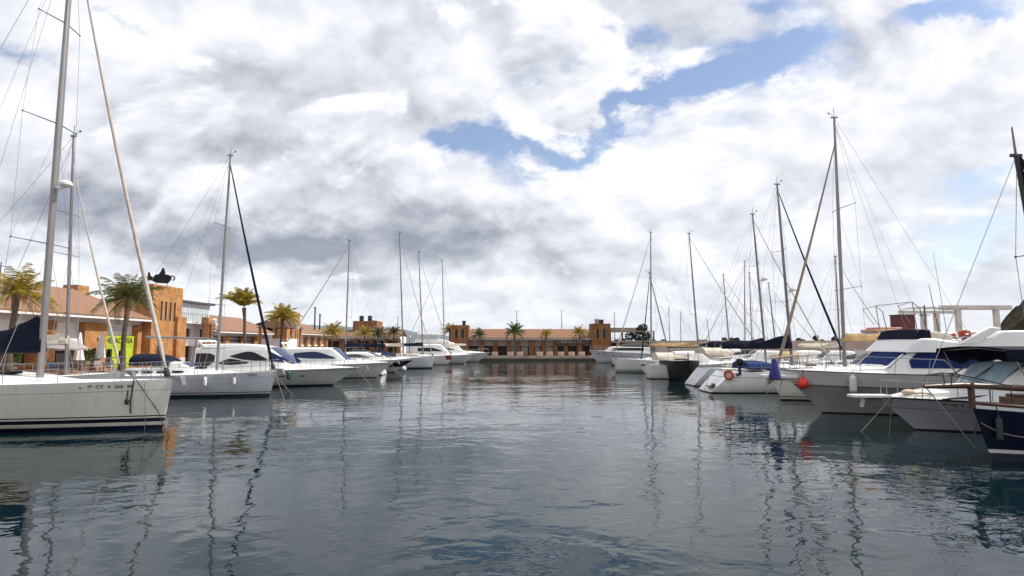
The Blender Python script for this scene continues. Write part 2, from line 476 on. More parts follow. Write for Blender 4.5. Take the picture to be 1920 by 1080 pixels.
    def pulpit(s, back=1.3, h=0.65, r=0.016, reach=0.05):
        mb = MB(); L = s.L
        tip = Vector((L + reach, 0, s.fb + h))
        for sg in (-1, 1):
            a = s.edge(L - back, 0.08, 0, sg); m_ = s.edge(L - back * 0.45, 0.05, h, sg)
            mb.tube([a, a + Vector((0.02, 0, h * 0.97)), m_, tip + Vector((-0.05, sg * 0.12, 0)), tip], r, 7)
            b = s.edge(L - back * 0.45, 0.06, 0, sg); mb.tube([b, m_], r, 6)
            mb.tube([a + Vector((0.01, 0, h * 0.5)), m_ - Vector((0, 0, h * 0.45)), tip - Vector((0.1, -sg * 0.1, h * 0.5))], r * 0.7, 6)
        mb.build('pulpit', STEEL, s.root, smooth=60)
    def anchor(s, z=None):
        z = s.fb + 0.02 if z is None else z
        mb = MB(); L = s.L
        mb.bx(L - 0.45, L + 0.16, -0.06, 0.06, z, z + 0.05)
        mb.tube([(L - 0.3, 0, z + 0.08), (L + 0.28, 0, z + 0.06)], 0.025, 6)
        mb.prism([(L + 0.05, z - 0.02), (L + 0.42, z - 0.24), (L + 0.32, z + 0.1)], -0.13, 0.13, 'y')
        mb.build('anchor', STEEL, s.root, smooth=30, bevel=0.01)

class Cabin:
    def __init__(s, zb, zt, wb, wt, r=0.12, crown=0.06):
        P = lambda q: pchip(q) if isinstance(q, list) else (q if callable(q) else (lambda x: q))
        s.zb, s.zt, s.wb, s.wt, s.r, s.crown = P(zb), P(zt), P(wb), P(wt), r, crown
    def dims(s, x):
        zb, zt, wb, wt = s.zb(x), s.zt(x), s.wb(x), s.wt(x)
        zt = max(zt, zb + 0.01)
        rr = min(s.r, (zt - zb) * 0.45, wt * 0.45)
        return zb, zt, wb, wt, rr
    def side(s, x, z):
        zb, zt, wb, wt, rr = s.dims(x)
        return lerp(wb, wt, (z - zb) / (zt - zb))
    def ring(s, x):
        zb, zt, wb, wt, rr = s.dims(x)
        ws = lerp(wb, wt, 1 - rr / (zt - zb)); c = s.crown * min(1, (zt - zb) * 2)
        h = [(wb, zb), (lerp(wb, ws, 0.5), lerp(zb, zt - rr, 0.5)), (ws, zt - rr), (ws - rr * 0.12, zt - rr * 0.5), (ws - rr * 0.4, zt - rr * 0.14), (ws - rr, zt), ((ws - rr) * 0.5, zt + c * 0.75)]
        return [Vector((x, -y, z)) for y, z in h] + [Vector((x, 0, zt + c))] + [Vector((x, y, z)) for y, z in reversed(h)]
    def mesh(s, mb, x0, x1, n=36, m=0):
        mb.loft([s.ring(lerp(x0, x1, i / n)) for i in range(n + 1)], closed=True, cap=True, m=m)
        return mb
    def window(s, pts_lo, pts_hi, name, m, parent, sides=(-1, 1), eps=0.012, n=18):
        lo, hi = pchip(pts_lo), pchip(pts_hi); x0, x1 = pts_lo[0][0], pts_lo[-1][0]
        for sg in sides:
            mb = MB()
            def fn(u, v):
                x = lerp(x0, x1, u); z = lerp(lo(x), hi(x), v)
                return (x, sg * (s.side(x, z) + eps), z)
            mb.grid(fn, n, 3)
            if 'cover' in name or 'opening' in name: mb.build(name, m, parent, smooth=40); continue
            loop = [fn(i / n, 0) for i in range(n + 1)] + [fn(1, 0.5)] + [fn(1 - i / n, 1) for i in range(n + 1)] + [fn(0, 0.5), fn(0, 0)]
            lp = [loop[0]]
            for p in loop[1:]:
                if (Vector(p) - Vector(lp[-1])).length > 0.012: lp.append(p)
            mb.tube(lp, 0.014, 5, 1)
            mb.build(name, [m, RUB], parent, smooth=40)
    def screen(s, x0, x1, f, name, m, parent, eps=0.015, y0=-1, y1=1, mids=0):
        def top(x, q):
            zb, zt, wb, wt, rr = s.dims(x)
            ws = (lerp(wb, wt, 1 - rr / (zt - zb)) - rr) * f
            c = s.crown * min(1, (zt - zb) * 2)
            return (x, ws * q, zt + c * (1 - abs(q * f) ** 1.6) - (2.2 * max(0, abs(q * f) - 1) ** 1.0 * rr if f > 1 else 0) + eps)
        mb = MB()
        mb.grid(lambda u, v: top(lerp(x0, x1, u), lerp(y0, y1, v)), 14, 10)
        return mb.build(name, m, parent, smooth=60)

def lazy_cover(mb, x0, x1, z, h0, h1, w, droop=0.0, n=16, seed=0, front=0.0):
    """folded sail under a canvas cover, from x0 (mast end, height h0) to x1 (height h1)"""
    rr = random.Random(seed); rings = []
    for i in range(n + 1):
        u = i / n; x = lerp(x0, x1, u)
        h = lerp(h0, h1, min(1, u / 0.36) ** 0.8) * (1 + rr.uniform(-0.07, 0.07)); ww = w * lerp(1, 0.7, u) * (1 + rr.uniform(-0.1, 0.1))
        if i in (0, n): h *= 0.75; ww *= 0.5
        zz = z - droop * math.sin(math.pi * u)
        rings.append([(x + front * (0.5 + 0.5 * math.sin(a)) * (1 - u), ww * math.cos(a) * (1.0 if math.sin(a) < 0 else 1 - 0.55 * math.sin(a)), zz + (h * math.sin(a) if math.sin(a) > 0 else 0.22 * h1 * math.sin(a)) ) for a in [2 * math.pi * k / 12 for k in range(12)]])
    mb.loft(rings, True, True)
    return mb

def rig(b, mast_px, top, mast_r=0.09, mat_m=ALU, jib=None, jib_mat=SAILW, jib_r=0.07, jib_lo=None, jib_top=0.97, tack=None, jib_sag=0.018,
        spreaders=((0.5, 0.9),), boom=None, cover=None, radar=None, stays=True, backstay=True, head=True, aftside=None, deckz=None, sp_ang=0.0):
    """mast_px=(px,py) foot, top=(px,py); boom=(length, height); cover=(material,h0,h1,w,seed); all in the boat's plane"""
    foot = b.local_px(*mast_px); tp = b.local_px(*top)
    t = b.t_at(foot.x, b.fs); dz = b.sheer(t) + 0.1 if deckz is None else deckz
    k = (dz - foot.z) / (tp.z - foot.z); foot = foot.lerp(tp, k)
    axis = tp - foot
    mb = MB()
    n = 9
    mb.tube([foot + axis * (i / n) for i in range(n + 1)], [mast_r * (1.0 if i < 6 else 1 - 0.10 * (i - 5)) for i in range(n + 1)], 10, sq=0.72)
    mb.bx(tp.x - mast_r * 1.6, tp.x + mast_r * 1.6, -0.03, 0.03, tp.z - 0.02, tp.z + 0.06)
    mast = mb.build('mast', mat_m, b.root, smooth=50)
    if head:
        w_ = MB(); w_.tube([tp, tp + Vector((0.02, 0, 0.55))], 0.012, 5); w_.tube([tp + Vector((-0.1, 0, 0.1)), tp + Vector((0.3, 0, 0.22))], 0.01, 5)
        w_.ball(tp + Vector((0.3, 0, 0.26)), 0.05, n=8, h=6)
        w_.build('wind_instrument', DARKMET, mast)
    tips = []
    for f, ln in spreaders:
        p = foot + axis * f
        for sg in (-1, 1):
            s_ = MB(); q = p + Vector((-abs(ln) * 0.28, sg * ln, 0.05 * ln)); tips.append((f, sg, q))
            s_.tube([p, q], [0.035, 0.022], 6, sq=0.5); s_.ball(q, 0.035, n=6, h=4)
            s_.build('spreader', DARKMET if mat_m is ALU else mat_m, mast)
    if stays:
        for sg in (-1, 1):
            c = b.edge(max(0.3, foot.x - 0.35), 0.1, 0.0, sg); pts = [c] + [q for f, g, q in tips if g == sg] + [foot + axis * 0.985]
            s_ = MB(); s_.tube(pts, 0.0085, 5)
            lo = [q for f, g, q in tips if g == sg]
            if lo: s_.tube([c + Vector((0.25, 0, 0)), foot + axis * (spreaders[0][0] - 0.01)], 0.007, 5)
            if len(lo) > 1: s_.tube([lo[0], foot + axis * (spreaders[1][0] - 0.01)], 0.006, 5)
            s_.build('shroud', WIRE, b.root)
    if backstay:
        s_ = MB(); s_.tube([tp, (0.15, 0, b.fs + 0.1)], 0.0085, 5)
        if stays: s_.tube([foot + axis * 0.99, (foot.x * 0.55, 0.25, b.fs + 1.0)], 0.007, 5)
        s_.build('backstay', WIRE, b.root)
    if jib:
        top_p = foot + axis * jib_top
        lo_p = Vector((b.L - 0.25, 0, b.fb + 0.12)) if tack is None else b.local_px(*tack)
        d = lo_p - top_p; N = 14
        rs = []
        for i in range(N + 1):
            u = i / N
            rs.append(jib_r * (0.30 if u < 0.04 else (0.42 + 0.58 * min(1, (u - 0.04) / 0.75)) if u < 0.93 else 0.75 - 0.4 * (u - 0.93) / 0.07))
        j = MB(); sag = jib_sag * d.length
        j.tube([top_p + d * (i / N) + Vector((0, 0, -sag * math.sin(math.pi * i / N))) for i in range(N + 1)], rs, 9)
        jo = j.build('furled_jib', jib_mat, b.root, smooth=60)
        dr = MB(); e = d.normalized()
        dr.tube([lo_p - e * 0.28, lo_p - e * 0.05, lo_p + e * 0.02], [jib_r * 1.0, jib_r * 1.5, jib_r * 1.4], 10)
        dr.build('furling_drum', RUB, jo)
        s_ = MB(); s_.tube([lo_p, (lo_p.x + 0.02, 0, b.fb)], 0.012, 5); s_.build('tack_fitting', STEEL, jo)
    if boom:
        ln, hz = boom
        p0 = foot + axis * ((hz - foot.z) / axis.z)
        bo = MB(); bo.tube([p0 + Vector((-mast_r, 0, 0)), p0 + Vector((-ln, 0, 0.12))], 0.065, 8)
        boom_o = bo.build('boom', ALU, b.root, smooth=50)
        if cover:
            cm, h0, h1, w, sd = cover[:5]
            c = MB(); lazy_cover(c, p0.x + (cover[5] if len(cover) > 5 else 0.05), p0.x - ln * 0.97, hz + 0.06, h0, h1, w, seed=sd)
            c.build('sail_cover', cm, boom_o, smooth=50)
        tl = MB(); tl.tube([foot + axis * 0.97, p0 + Vector((-ln + 0.05, 0, 0.14))], 0.006, 5)
        tl.tube([p0 + Vector((-ln * 0.7, 0, 0)), (p0.x - ln * 0.75, 0, b.fs + 0.4)], 0.02, 5)
        tl.build('topping_lift', WIRE, boom_o)
    if radar:
        f, side, rad = radar
        p = foot + axis * f
        q = MB(); q.bx(p.x, p.x + side * 0.42, -0.06, 0.06, p.z - 0.12, p.z - 0.04); q.tube([(p.x + side * 0.05, 0, p.z - 0.35), (p.x + side * 0.35, 0, p.z - 0.1)], 0.02, 5)
        cx = p.x + side * (0.22 + rad)
        for z0, z1, ra, rb in ((-0.04, 0.02, rad * 0.75, rad), (0.02, 0.10, rad, rad), (0.10, 0.18, rad, rad * 0.7), (0.18, 0.21, rad * 0.7, 0.05)):
            q.loft([[(cx + ra * math.cos(a), ra * math.sin(a), p.z + z0) for a in [k * math.pi / 9 for k in range(18)]], [(cx + rb * math.cos(a), rb * math.sin(a), p.z + z1) for a in [k * math.pi / 9 for k in range(18)]]])
        q.build('radar_dome', WHITE, mast, smooth=40)
    return foot, axis

def coachroof(b, x0, x1, h, wf=0.62, win=True, nwin=4, mat_c=WHITE):
    """low cabin trunk of a sailing yacht from x0 (aft) to x1 (fore)"""
    def sh(x): return b.sheer(max(0, min(1, b.t_at(x, b.fs)))) - 0.02
    def hw(x): return max(0.06, b.edge(x, 0, 0, 1).y)
    xs = [lerp(x0, x1, i / 10) for i in range(11)]
    zt = [(x, sh(x) + h * (1 if u < 0.45 else max(0.03, 1 - ((u - 0.45) / 0.55) ** 1.7))) for u, x in [(i / 10, xs[i]) for i in range(11)]]
    c = Cabin(pchip([(x, sh(x)) for x in xs]), pchip(zt), pchip([(x, hw(x) * wf) for x in xs]), pchip([(x, hw(x) * wf * 0.84) for x in xs]), 0.1, 0.05)
    mb = MB(); c.mesh(mb, x0, x1, 28); o = mb.build('coachroof', mat_c, b.root, smooth=40)
    if win:
        ln = (x1 - x0) * 0.58 / nwin
        for k in range(nwin):
            a = x0 + 0.25 + k * ln; e = a + ln * 0.74
            lo = [(a, sh(a) + h * 0.42), ((a + e) / 2, sh(a) + h * 0.36), (e, sh(e) + h * 0.42)]
            hi = [(a, sh(a) + h * 0.66), ((a + e) / 2, sh(a) + h * 0.70), (e, sh(e) + h * 0.60)]
            c.window(lo, hi, 'window', GLASSD, o, n=6)
    ht = MB()
    xm = lerp(x0, x1, 0.62); ht.bx(xm, xm + 0.5, -0.25, 0.25, pchip(zt)(xm) + 0.02, pchip(zt)(xm) + 0.12); ht.build('hatch', GLASSD, o, smooth=30, bevel=0.02)
    return c

def canopy(b, name, x0, x1, z0, z1, w, m, n=12, front=0.6):
    """fabric spray hood or bimini: arched shell closed at the front"""
    mb = MB(); rings = []
    for i in range(n + 1):
        u = i / n; x = lerp(x0, x1, u)
        k = 1.0 if u < 1 - front else max(0.02, 1 - ((u - 1 + front) / front) ** 2)
        zz = lerp(z0 + 0.04, z1, k ** 0.6)
        rings.append([(x, w * math.cos(a) * (1 - 0.12 * u), z0 + (zz - z0) * max(0, math.sin(a)) ** 0.55) for a in [math.pi * k2 / 12 for k2 in range(13)]])
    mb.loft(rings, closed=True, cap=True)
    return mb.build(name, m, b.root, smooth=60)

def fender(b, px, z0, ln, r, label, group=None, m=FENDERW, ball=False, x=None):
    """a fender hung over the near side of a boat; px picks the station seen at that pixel"""
    if x is None:
        lo, hi = -2.0, b.L + 1
        best = min([lo + (hi - lo) * i / 400 for i in range(401)], key=lambda q: abs(pix(b.world(b.on_hull(min(b.L - 0.02, max(0, q)), z0 + ln / 2, r)))[0] - px))
        x = min(b.L - 0.05, max(0.02, best))
    p = b.world(b.on_hull(x, z0 + ln * 0.8, r + 0.03)); top = b.world(b.edge(x, 0.02, 0.05, b.near))
    o = thing('fender', label, 'fender', p - Vector((0, 0, ln * 0.8)), 0, group)
    mb = MB()
    if ball:
        mb.ball((0, 0, r), r, n=20, h=14); mb.tube([(0, 0, 2 * r - 0.03), (0, 0, 2 * r + 0.07)], 0.05, 8)
        h = 2 * r
    else:
        prof = [(0.02, 0), (r * 0.5, 0.01), (r * 0.95, r * 0.6), (r, r), (r, ln - r), (r * 0.9, ln - r * 0.5), (r * 0.4, ln - 0.02), (0.03, ln + 0.05)]
        mb.loft([[(q * math.cos(a), q * math.sin(a), z) for a in [k * math.pi / 8 for k in range(16)]] for q, z in prof])
        h = ln
    mb.build('body', m, o, smooth=50)
    l = MB(); l.tube([(0, 0, h), top - (p - Vector((0, 0, ln * 0.8)))], 0.012, 5); l.build('lanyard', ROPE, o)
    return o

def pix(p):
    d = Vector(p) - Vector((0, 0, CAMZ))
    dep = d.y * CA + d.z * SA; up = -d.y * SA + d.z * CA
    return (960 + F * d.x / dep, 540 - F * up / dep)

STD = lambda hm: [hm, ANTIFOUL]
def bands_plain(): return [(0.06, 'a', 1), (0.10, 'a', 0), (0.5, 'f', 0), (0.8, 'f', 0), (1.0, 'f', 0)]

# ------------------------------------------------------------------ a general motor cruiser
def cruiser(b, zr, x_scr, x_roof, x_aft, wf=0.74, fore=0.25, scr_mat=GLASSB, win=None, hullm=WHITE, pillar=True, bow_x=0.94, mat_c=WHITE, low=True, scr_f=0.94):
    """foredeck trunk rising to a raked windscreen at x_scr, roof from x_roof aft to x_aft at height zr"""
    def sh(x): return b.sheer(max(0, min(1, b.t_at(x, b.fs)))) - 0.02
    def hw(x): return max(0.05, b.edge(x, 0, 0, 1).y)
    xb = b.L * bow_x
    zt = [(x_aft, zr - 0.02), (lerp(x_aft, x_roof, 0.5), zr + 0.02), (x_roof, zr), (lerp(x_roof, x_scr, 0.5), lerp(zr, sh(x_scr) + fore + 0.12, 0.47)), (x_scr, sh(x_scr) + fore + 0.1), (lerp(x_scr, xb, 0.5), sh(lerp(x_scr, xb, 0.5)) + fore * 0.85), (xb, sh(xb) + 0.03)]
    xs = [lerp(x_aft, xb, i / 14) for i in range(15)]
    c = Cabin(pchip([(x, sh(x)) for x in xs]), pchip(zt), pchip([(x, hw(x) * wf) for x in xs]), pchip([(x, hw(x) * wf * (0.80 if x < x_scr else 0.72)) for x in xs]), 0.16, 0.07)
    mb = MB(); c.mesh(mb, x_aft, xb, 48); o = mb.build('cabin', mat_c, b.root, smooth=38)
    c.screen(x_roof + 0.08, x_scr - 0.02, scr_f, 'windscreen', scr_mat, o)
    c.sh, c.hw, c.o = sh, hw, o
    return c
# ================================================================== LEFT ROW (bows pointing right into the channel)
G_LS, G_LM = 'boats moored along the left quay', 'boats moored along the left quay'
# --- large cream yacht in the left foreground
b = Boat('sailing_yacht', 'large cream sailing yacht with navy waterline stripes and navy boom cover, left foreground', 'sailboat',
         14.2, 4.2, 1.76, 1.66, bow=326, Y=21.2, side=1, yaw=-3.5, rake=0.34, tm=0.40, tr=0.8)
b.hull([(0.15, 'a', 1), (0.27, 'a', 0), (0.40, 'a', 1), (0.455, 'a', 0), (0.495, 'a', 1), (0.45, 'f', 0), (0.70, 'f', 0), (0.718, 'f', 2), (0.88, 'f', 0), (0.955, 'f', 0), (1.0, 'f', 3)], [CREAM, NAVY, GREYPL, WHITE])
coachroof(b, 3.6, 10.3, 0.34, 0.6)
rig(b, (75, 704), (140, -150), 0.135, ALU, True, SAILW, 0.074, jib_sag=0.03, spreaders=((0.278, 1.25), (0.536, 1.2), (0.76, 0.95)), boom=(5.6, 2.72), cover=(NAVYCLOTH, 1.42, 0.58, 0.30, 1), radar=(0.402, 1, 0.22), jib_top=0.985)
canopy(b, 'spray_hood', 3.2, 5.6, 1.9, 2.72, 1.35, NAVYCLOTH)
b.pulpit(1.5, 0.62, 0.013); b.rail(3.0, 12.5, 0.6, 6, 0.010); b.anchor()
b.write('7\u00aa  CT  4  266  98', 12.45, 1.53, 0.15, LETTER, 1.25)
mb = MB()
p = b.on_hull(6.95, 1.06)
mb.prism([(6.45, 1.0), (7.35, 1.02), (7.5, 1.07), (7.35, 1.11), (6.45, 1.12)], p.y - 0.012, p.y + 0.05, 'y'); mb.build('hull_window', GLASSD, b.root, smooth=0)
mb = MB(); mb.ball(b.on_hull(11.6, 1.50, 0.0), 0.03, n=10, h=6); mb.build('vent', RUB, b.root)
L1 = b
# bow lines and hanging rope fender over the bow
def rope(name, label, cat, pts, r, m, sag=0.0, n=14, group=None):
    o = MB(); out = []
    for i in range(len(pts) - 1):
        a, c = Vector(pts[i]), Vector(pts[i + 1])
        for k in range(n + (1 if i == len(pts) - 2 else 0)):
            u = k / n; out.append(a.lerp(c, u) - Vector((0, 0, sag * 4 * u * (1 - u))))
    base = out[0].copy()
    o.tube([p - base for p in out], r, 6)
    q = o.build(name, m, None, smooth=60); q.location = base
    return tag(q, label, cat, group)
e = b.edge(13.1, 0.0, 0.06, -1)
h1 = b.on_hull(13.0, 1.05, 0.05); h2 = b.on_hull(12.97, 0.58, 0.05)
rope('hanging_line', 'black line with a knotted end hanging straight down the cream bow', 'rope', [b.world(e), b.world(h1), b.world(h2)], 0.022, ROPE, 0)
rope('mooring_line', 'dark mooring line slanting from the cream bow down to the water', 'rope', [b.world(e + Vector((0.05, 0, 0))), b.world(b.on_hull(13.62, 0.9, 0.05)), b.world(b.on_hull(13.78, 0.62, 0.06)), b.world((14.5, -0.5, -0.35))], 0.014, ROPE, 0.0)
rope('slack_line', 'thin grey line dropping plumb from the cream bow into the water', 'rope', [b.world(e + Vector((0.35, 0.05, -0.1))), b.world(b.on_hull(13.42, 1.0, 0.06)), b.world(b.on_hull(13.4, 0.0, 0.1)), b.world(b.on_hull(13.4, -0.3, 0.1))], 0.009, ROPEG, 0.0)
mb = MB(); k = b.world(b.on_hull(12.9, 1.0, 0.07)); mb.ball((0, 0, 0), 0.10, n=10, h=8, sc=(0.75, 0.5, 1.1)); mb.tube([(0, 0, 0.1), (0.02, 0, 0.4)], 0.02, 6)
q = mb.build('rope_knot', ROPE, None); q.location = k; tag(q, 'black tangle of rope hung against the cream bow', 'rope')

# --- second mast behind the cream yacht
b = Boat('sailing_yacht', 'white sailing yacht half hidden behind the large cream yacht, with a thin dark mast', 'sailboat',
         12.0, 3.8, 1.72, 1.4, bow=236, Y=27.0, side=1, yaw=0, rake=0.7)
b.hull(bands_plain(), STD(WHITE)); coachroof(b, 3, 8.6, 0.34)
rig(b, (124, 690), (138, 256), 0.085, ALUDARK, True, SAILW, 0.055, spreaders=((0.49, 0.95), (0.665, 0.8)), boom=(3.8, 3.0), cover=(PALECLOTH, 0.5, 0.3, 0.2, 3), jib_top=0.88)
b.pulpit(1.3, 0.7); b.rail(2, 10.6, 0.6, 6); b.anchor()

# --- white-grey yacht with navy furled jib
b = Boat('sailing_yacht', 'pale grey sailing yacht with navy furled jib and two white fenders', 'sailboat',
         11.2, 3.5, 1.46, 1.25, bow=520, Y=34.7, side=1, yaw=-2, rake=0.42)
b.hull([(0.06, 'a', 1), (0.13, 'a', 1), (0.21, 'a', 0), (0.25, 'a', 2), (0.5, 'f', 0), (0.72, 'f', 0), (0.74, 'f', 3), (0.93, 'f', 0), (1.0, 'f', 4)], [PALEGREY, ANTIFOUL, NAVY, GREYPL, WHITE])
coachroof(b, 2.6, 8.7, 0.34)
rig(b, (408, 672), (432, 292), 0.105, ALU, True, NAVYCLOTH, 0.085, spreaders=((0.30, 0.9), (0.665, 0.85)), boom=(4.4, 3.3), cover=None, jib_top=0.965)
b.pulpit(1.3, 0.62); b.rail(1.5, 9.9, 0.6, 6); b.anchor(); b.write('GALA', 10.0, 1.24, 0.17, LETTER, 1.2)
fender(b, 385, 0.62, 0.52, 0.10, 'white cylinder fender on the pale grey yacht, the one nearer its mast', 'white fenders on the pale grey yacht')
fender(b, 440, 0.66, 0.42, 0.085, 'white cylinder fender on the pale grey yacht, the one nearer its bow', 'white fenders on the pale grey yacht')
rope('mooring_line', 'pair of grey mooring lines running down from the pale grey bow into the water', 'rope', [b.world((11.1, -0.1, 1.4)), b.world((12.6, -2.0, -0.2))], 0.012, ROPEG, 0.05)
L2 = b

# --- small boat with navy canopy between them
b = Boat('motor_boat', 'small motor boat under a navy canopy between the cream bow and the pale grey yacht', 'motorboat', 7.0, 2.6, 1.35, 1.2, bow=424, Y=39.5, side=1, rake=1.0, kind='motor')
b.hull(bands_plain(), STD(WHITE)); c = cruiser(b, 1.75, 5.0, 4.3, 2.6, 0.78, 0.15)
canopy(b, 'canopy', 1.2, 3.7, 1.6, 2.35, 1.15, NAVYCLOTH, front=0.5); b.rail(4.5, 6.8, 0.5, 4)

# --- sport cruiser with swept windows
b = Boat('motor_yacht', 'white motor yacht with swept lens-shaped dark side windows and navy windscreen', 'motor yacht', 13.2, 4.1, 1.34, 1.18, bow=680, Y=43.0, side=1, rake=2.2, kind='motor', curve=0.85)
b.hull([(0.05, 'a', 1), (0.12, 'a', 2), (0.4, 'f', 0), (0.7, 'f', 0), (0.86, 'f', 0), (0.89, 'f', 3), (1.0, 'f', 0)], [WHITE, ANTIFOUL, NAVY, GREYPL])
c = cruiser(b, 2.72, 8.5, 6.7, 1.6, 0.78, 0.24)
c.window([(4.2, 2.12), (5.3, 1.90), (6.8, 1.80)], [(4.2, 2.16), (5.5, 2.46), (6.8, 1.96)], 'side_window', GLASSD, c.o)
c.window([(6.95, 1.82), (7.6, 1.76), (8.4, 1.66)], [(6.95, 2.46), (7.6, 2.16), (8.4, 1.74)], 'side_windscreen', GLASSB, c.o)
c.window([(3.4, 1.62), (4.2, 1.55), (5.5, 1.66)], [(3.4, 1.68), (4.2, 1.95), (5.5, 1.72)], 'side_window', GLASSD, c.o)
c.window([(1.7, 1.35), (2.4, 1.35), (3.1, 1.75)], [(1.7, 2.35), (2.6, 2.35), (3.1, 2.2)], 'cockpit_opening', DARKROOM, c.o)
q = Cabin([(2.0, 2.74), (6.6, 2.74)], [(2.0, 2.98), (4.0, 3.0), (5.6, 2.94), (6.6, 2.78)], 1.25, 1.15, 0.1); mb = MB(); q.mesh(mb, 2.0, 6.6, 20); mb.build('flybridge', WHITE, b.root)
mb = MB(); mb.tube([(2.3, -1.2, 2.75), (1.8, -1.15, 3.2), (1.8, 1.15, 3.2), (2.3, 1.2, 2.75)], 0.08, 8); mb.ball((1.85, 0, 3.3), 0.14); mb.build('radar_arch', WHITE, b.root)
b.rail(7.8, 12.7, 0.55, 7, wires=1); b.anchor()
for k in range(3):
    mb = MB(); p = b.on_hull(6.6 + 1.3 * k, 0.78, 0.006); mb.prism([(p.x - .22, .73), (p.x + .22, .73), (p.x + .25, .79), (p.x - .2, .79)], p.y - 0.02, p.y + 0.04, 'y'); mb.build('porthole', GLASSD, b.root)
fender(b, 543, 0.55, 0.55, 0.13, 'dark green cylinder fender on the side of the motor yacht with lens-shaped windows', m=mat('green_rubber', (0.01, 0.06, 0.06), 0.5))

# --- second cruiser
b = Boat('motor_yacht', 'white motor yacht with one long dark window band, second motor yacht along the left row', 'motor yacht', 13.0, 4.1, 1.40, 1.2, bow=741, Y=53.0, side=1, rake=1.7, kind='motor', curve=0.85)
b.hull([(0.06, 'a', 1), (0.12, 'a', 0), (0.4, 'f', 0), (0.8, 'f', 0), (0.84, 'f', 2), (1.0, 'f', 0)], [WHITE, ANTIFOUL, GREYPL])
c = cruiser(b, 2.62, 9.0, 7.5, 2.0, 0.76, 0.22)
c.window([(4.4, 1.85), (6.3, 1.74), (8.0, 1.74)], [(4.4, 2.2), (6.1, 2.32), (8.0, 1.82)], 'side_window', GLASSB, c.o)
mb = MB(); mb.tube([(3.6, -1.2, 2.58), (3.2, -1.1, 3.1), (3.2, 1.1, 3.1), (3.6, 1.2, 2.58)], 0.08, 8); mb.build('radar_arch', WHITE, b.root)
b.rail(8.2, 12.6, 0.55, 6, wires=1); b.anchor()

# --- stern-to yacht whose mast rises between the two motor yachts
b = Boat('sailing_yacht', 'white sailing yacht lying bow to quay behind the second motor yacht of the left row', 'sailboat', 11.0, 3.5, 1.45, 1.25, stern=722, Y=58.0, side=-1, rake=0.9, srake=0.4)
b.hull(bands_plain(), STD(WHITE)); coachroof(b, 2.5, 8.2, 0.34)
rig(b, (648, 655), (655, 452), 0.10, ALUDARK, True, SAILW, 0.06, spreaders=((0.36, 0.9), (0.68, 0.8)), boom=(4.0, 2.7), cover=(NAVYCLOTH, 0.5, 0.3, 0.2, 5))
b.rail(1.0, 9.6, 0.6, 5); b.pulpit()

# --- dark hulled runabout
b = Boat('motor_boat', 'low dark navy motor boat with white deck beside the second motor yacht', 'motorboat', 10.5, 3.4, 1.5, 1.2, bow=779, Y=62.5, side=1, rake=2.2, kind='motor')
b.hull([(0.06, 'a', 1), (0.12, 'a', 0), (0.35, 'f', 0), (0.85, 'f', 1), (1.0, 'f', 0)], [WHITE, NAVY])
c = cruiser(b, 2.1, 6.8, 5.6, 3.0, 0.78, 0.22); b.rail(6.6, 10.2, 0.5, 5, wires=1)
c.window([(6.95, 1.82), (7.6, 1.76), (8.4, 1.66)], [(6.95, 2.46), (7.6, 2.16), (8.4, 1.74)], 'side_windscreen', GLASSB, c.o)
c.window([(3.4, 1.62), (4.5, 1.6), (5.9, 1.6)], [(3.4, 1.88), (4.5, 1.92), (5.9, 1.64)], 'side_window', GLASSD, c.o)
fender(b, 757, 0.15, 0.6, 0.27, 'white ball fender hung near the bow of the dark navy motor boat', ball=True)

# --- white sailing yacht, third mast
b = Boat('sailing_yacht', 'white sailing yacht with plumb bow and the tallest mast of the far left group', 'sailboat', 11.5, 3.6, 1.45, 1.3, bow=815, Y=73.0, side=1, rake=0.3)
b.hull([(0.06, 'a', 1), (0.16, 'a', 1), (0.5, 'f', 0), (0.8, 'f', 0), (1.0, 'f', 0)], [PALEGREY, ANTIFOUL]); coachroof(b, 2.8, 8.6, 0.36)
rig(b, (756, 656), (749, 439), 0.11, ALUDARK, True, SAILW, 0.055, spreaders=((0.36, 0.95), (0.66, 0.8)), boom=(4.4, 2.7), cover=(PALECLOTH, 0.45, 0.3, 0.22, 7))
canopy(b, 'spray_hood', 2.2, 3.8, 1.6, 2.3, 1.1, NAVYCLOTH); b.pulpit(); b.rail(1.5, 10.0, 0.6, 5)
b = Boat('motor_boat', 'small white motor boat with black canopy beside the plumb-bowed white sailboat', 'motorboat', 7.5, 2.6, 1.2, 1.0, bow=770, Y=67.8, side=1, rake=1.3, kind='motor')
b.hull(bands_plain(), STD(WHITE)); c = cruiser(b, 1.9, 5.0, 4.2, 2.4, 0.76, 0.2, GLASSD); b.rail(4.5, 7.2, 0.45, 4, wires=1)
canopy(b, 'canopy', 0.8, 3.0, 1.8, 2.4, 0.95, BLACKP, front=0.5)
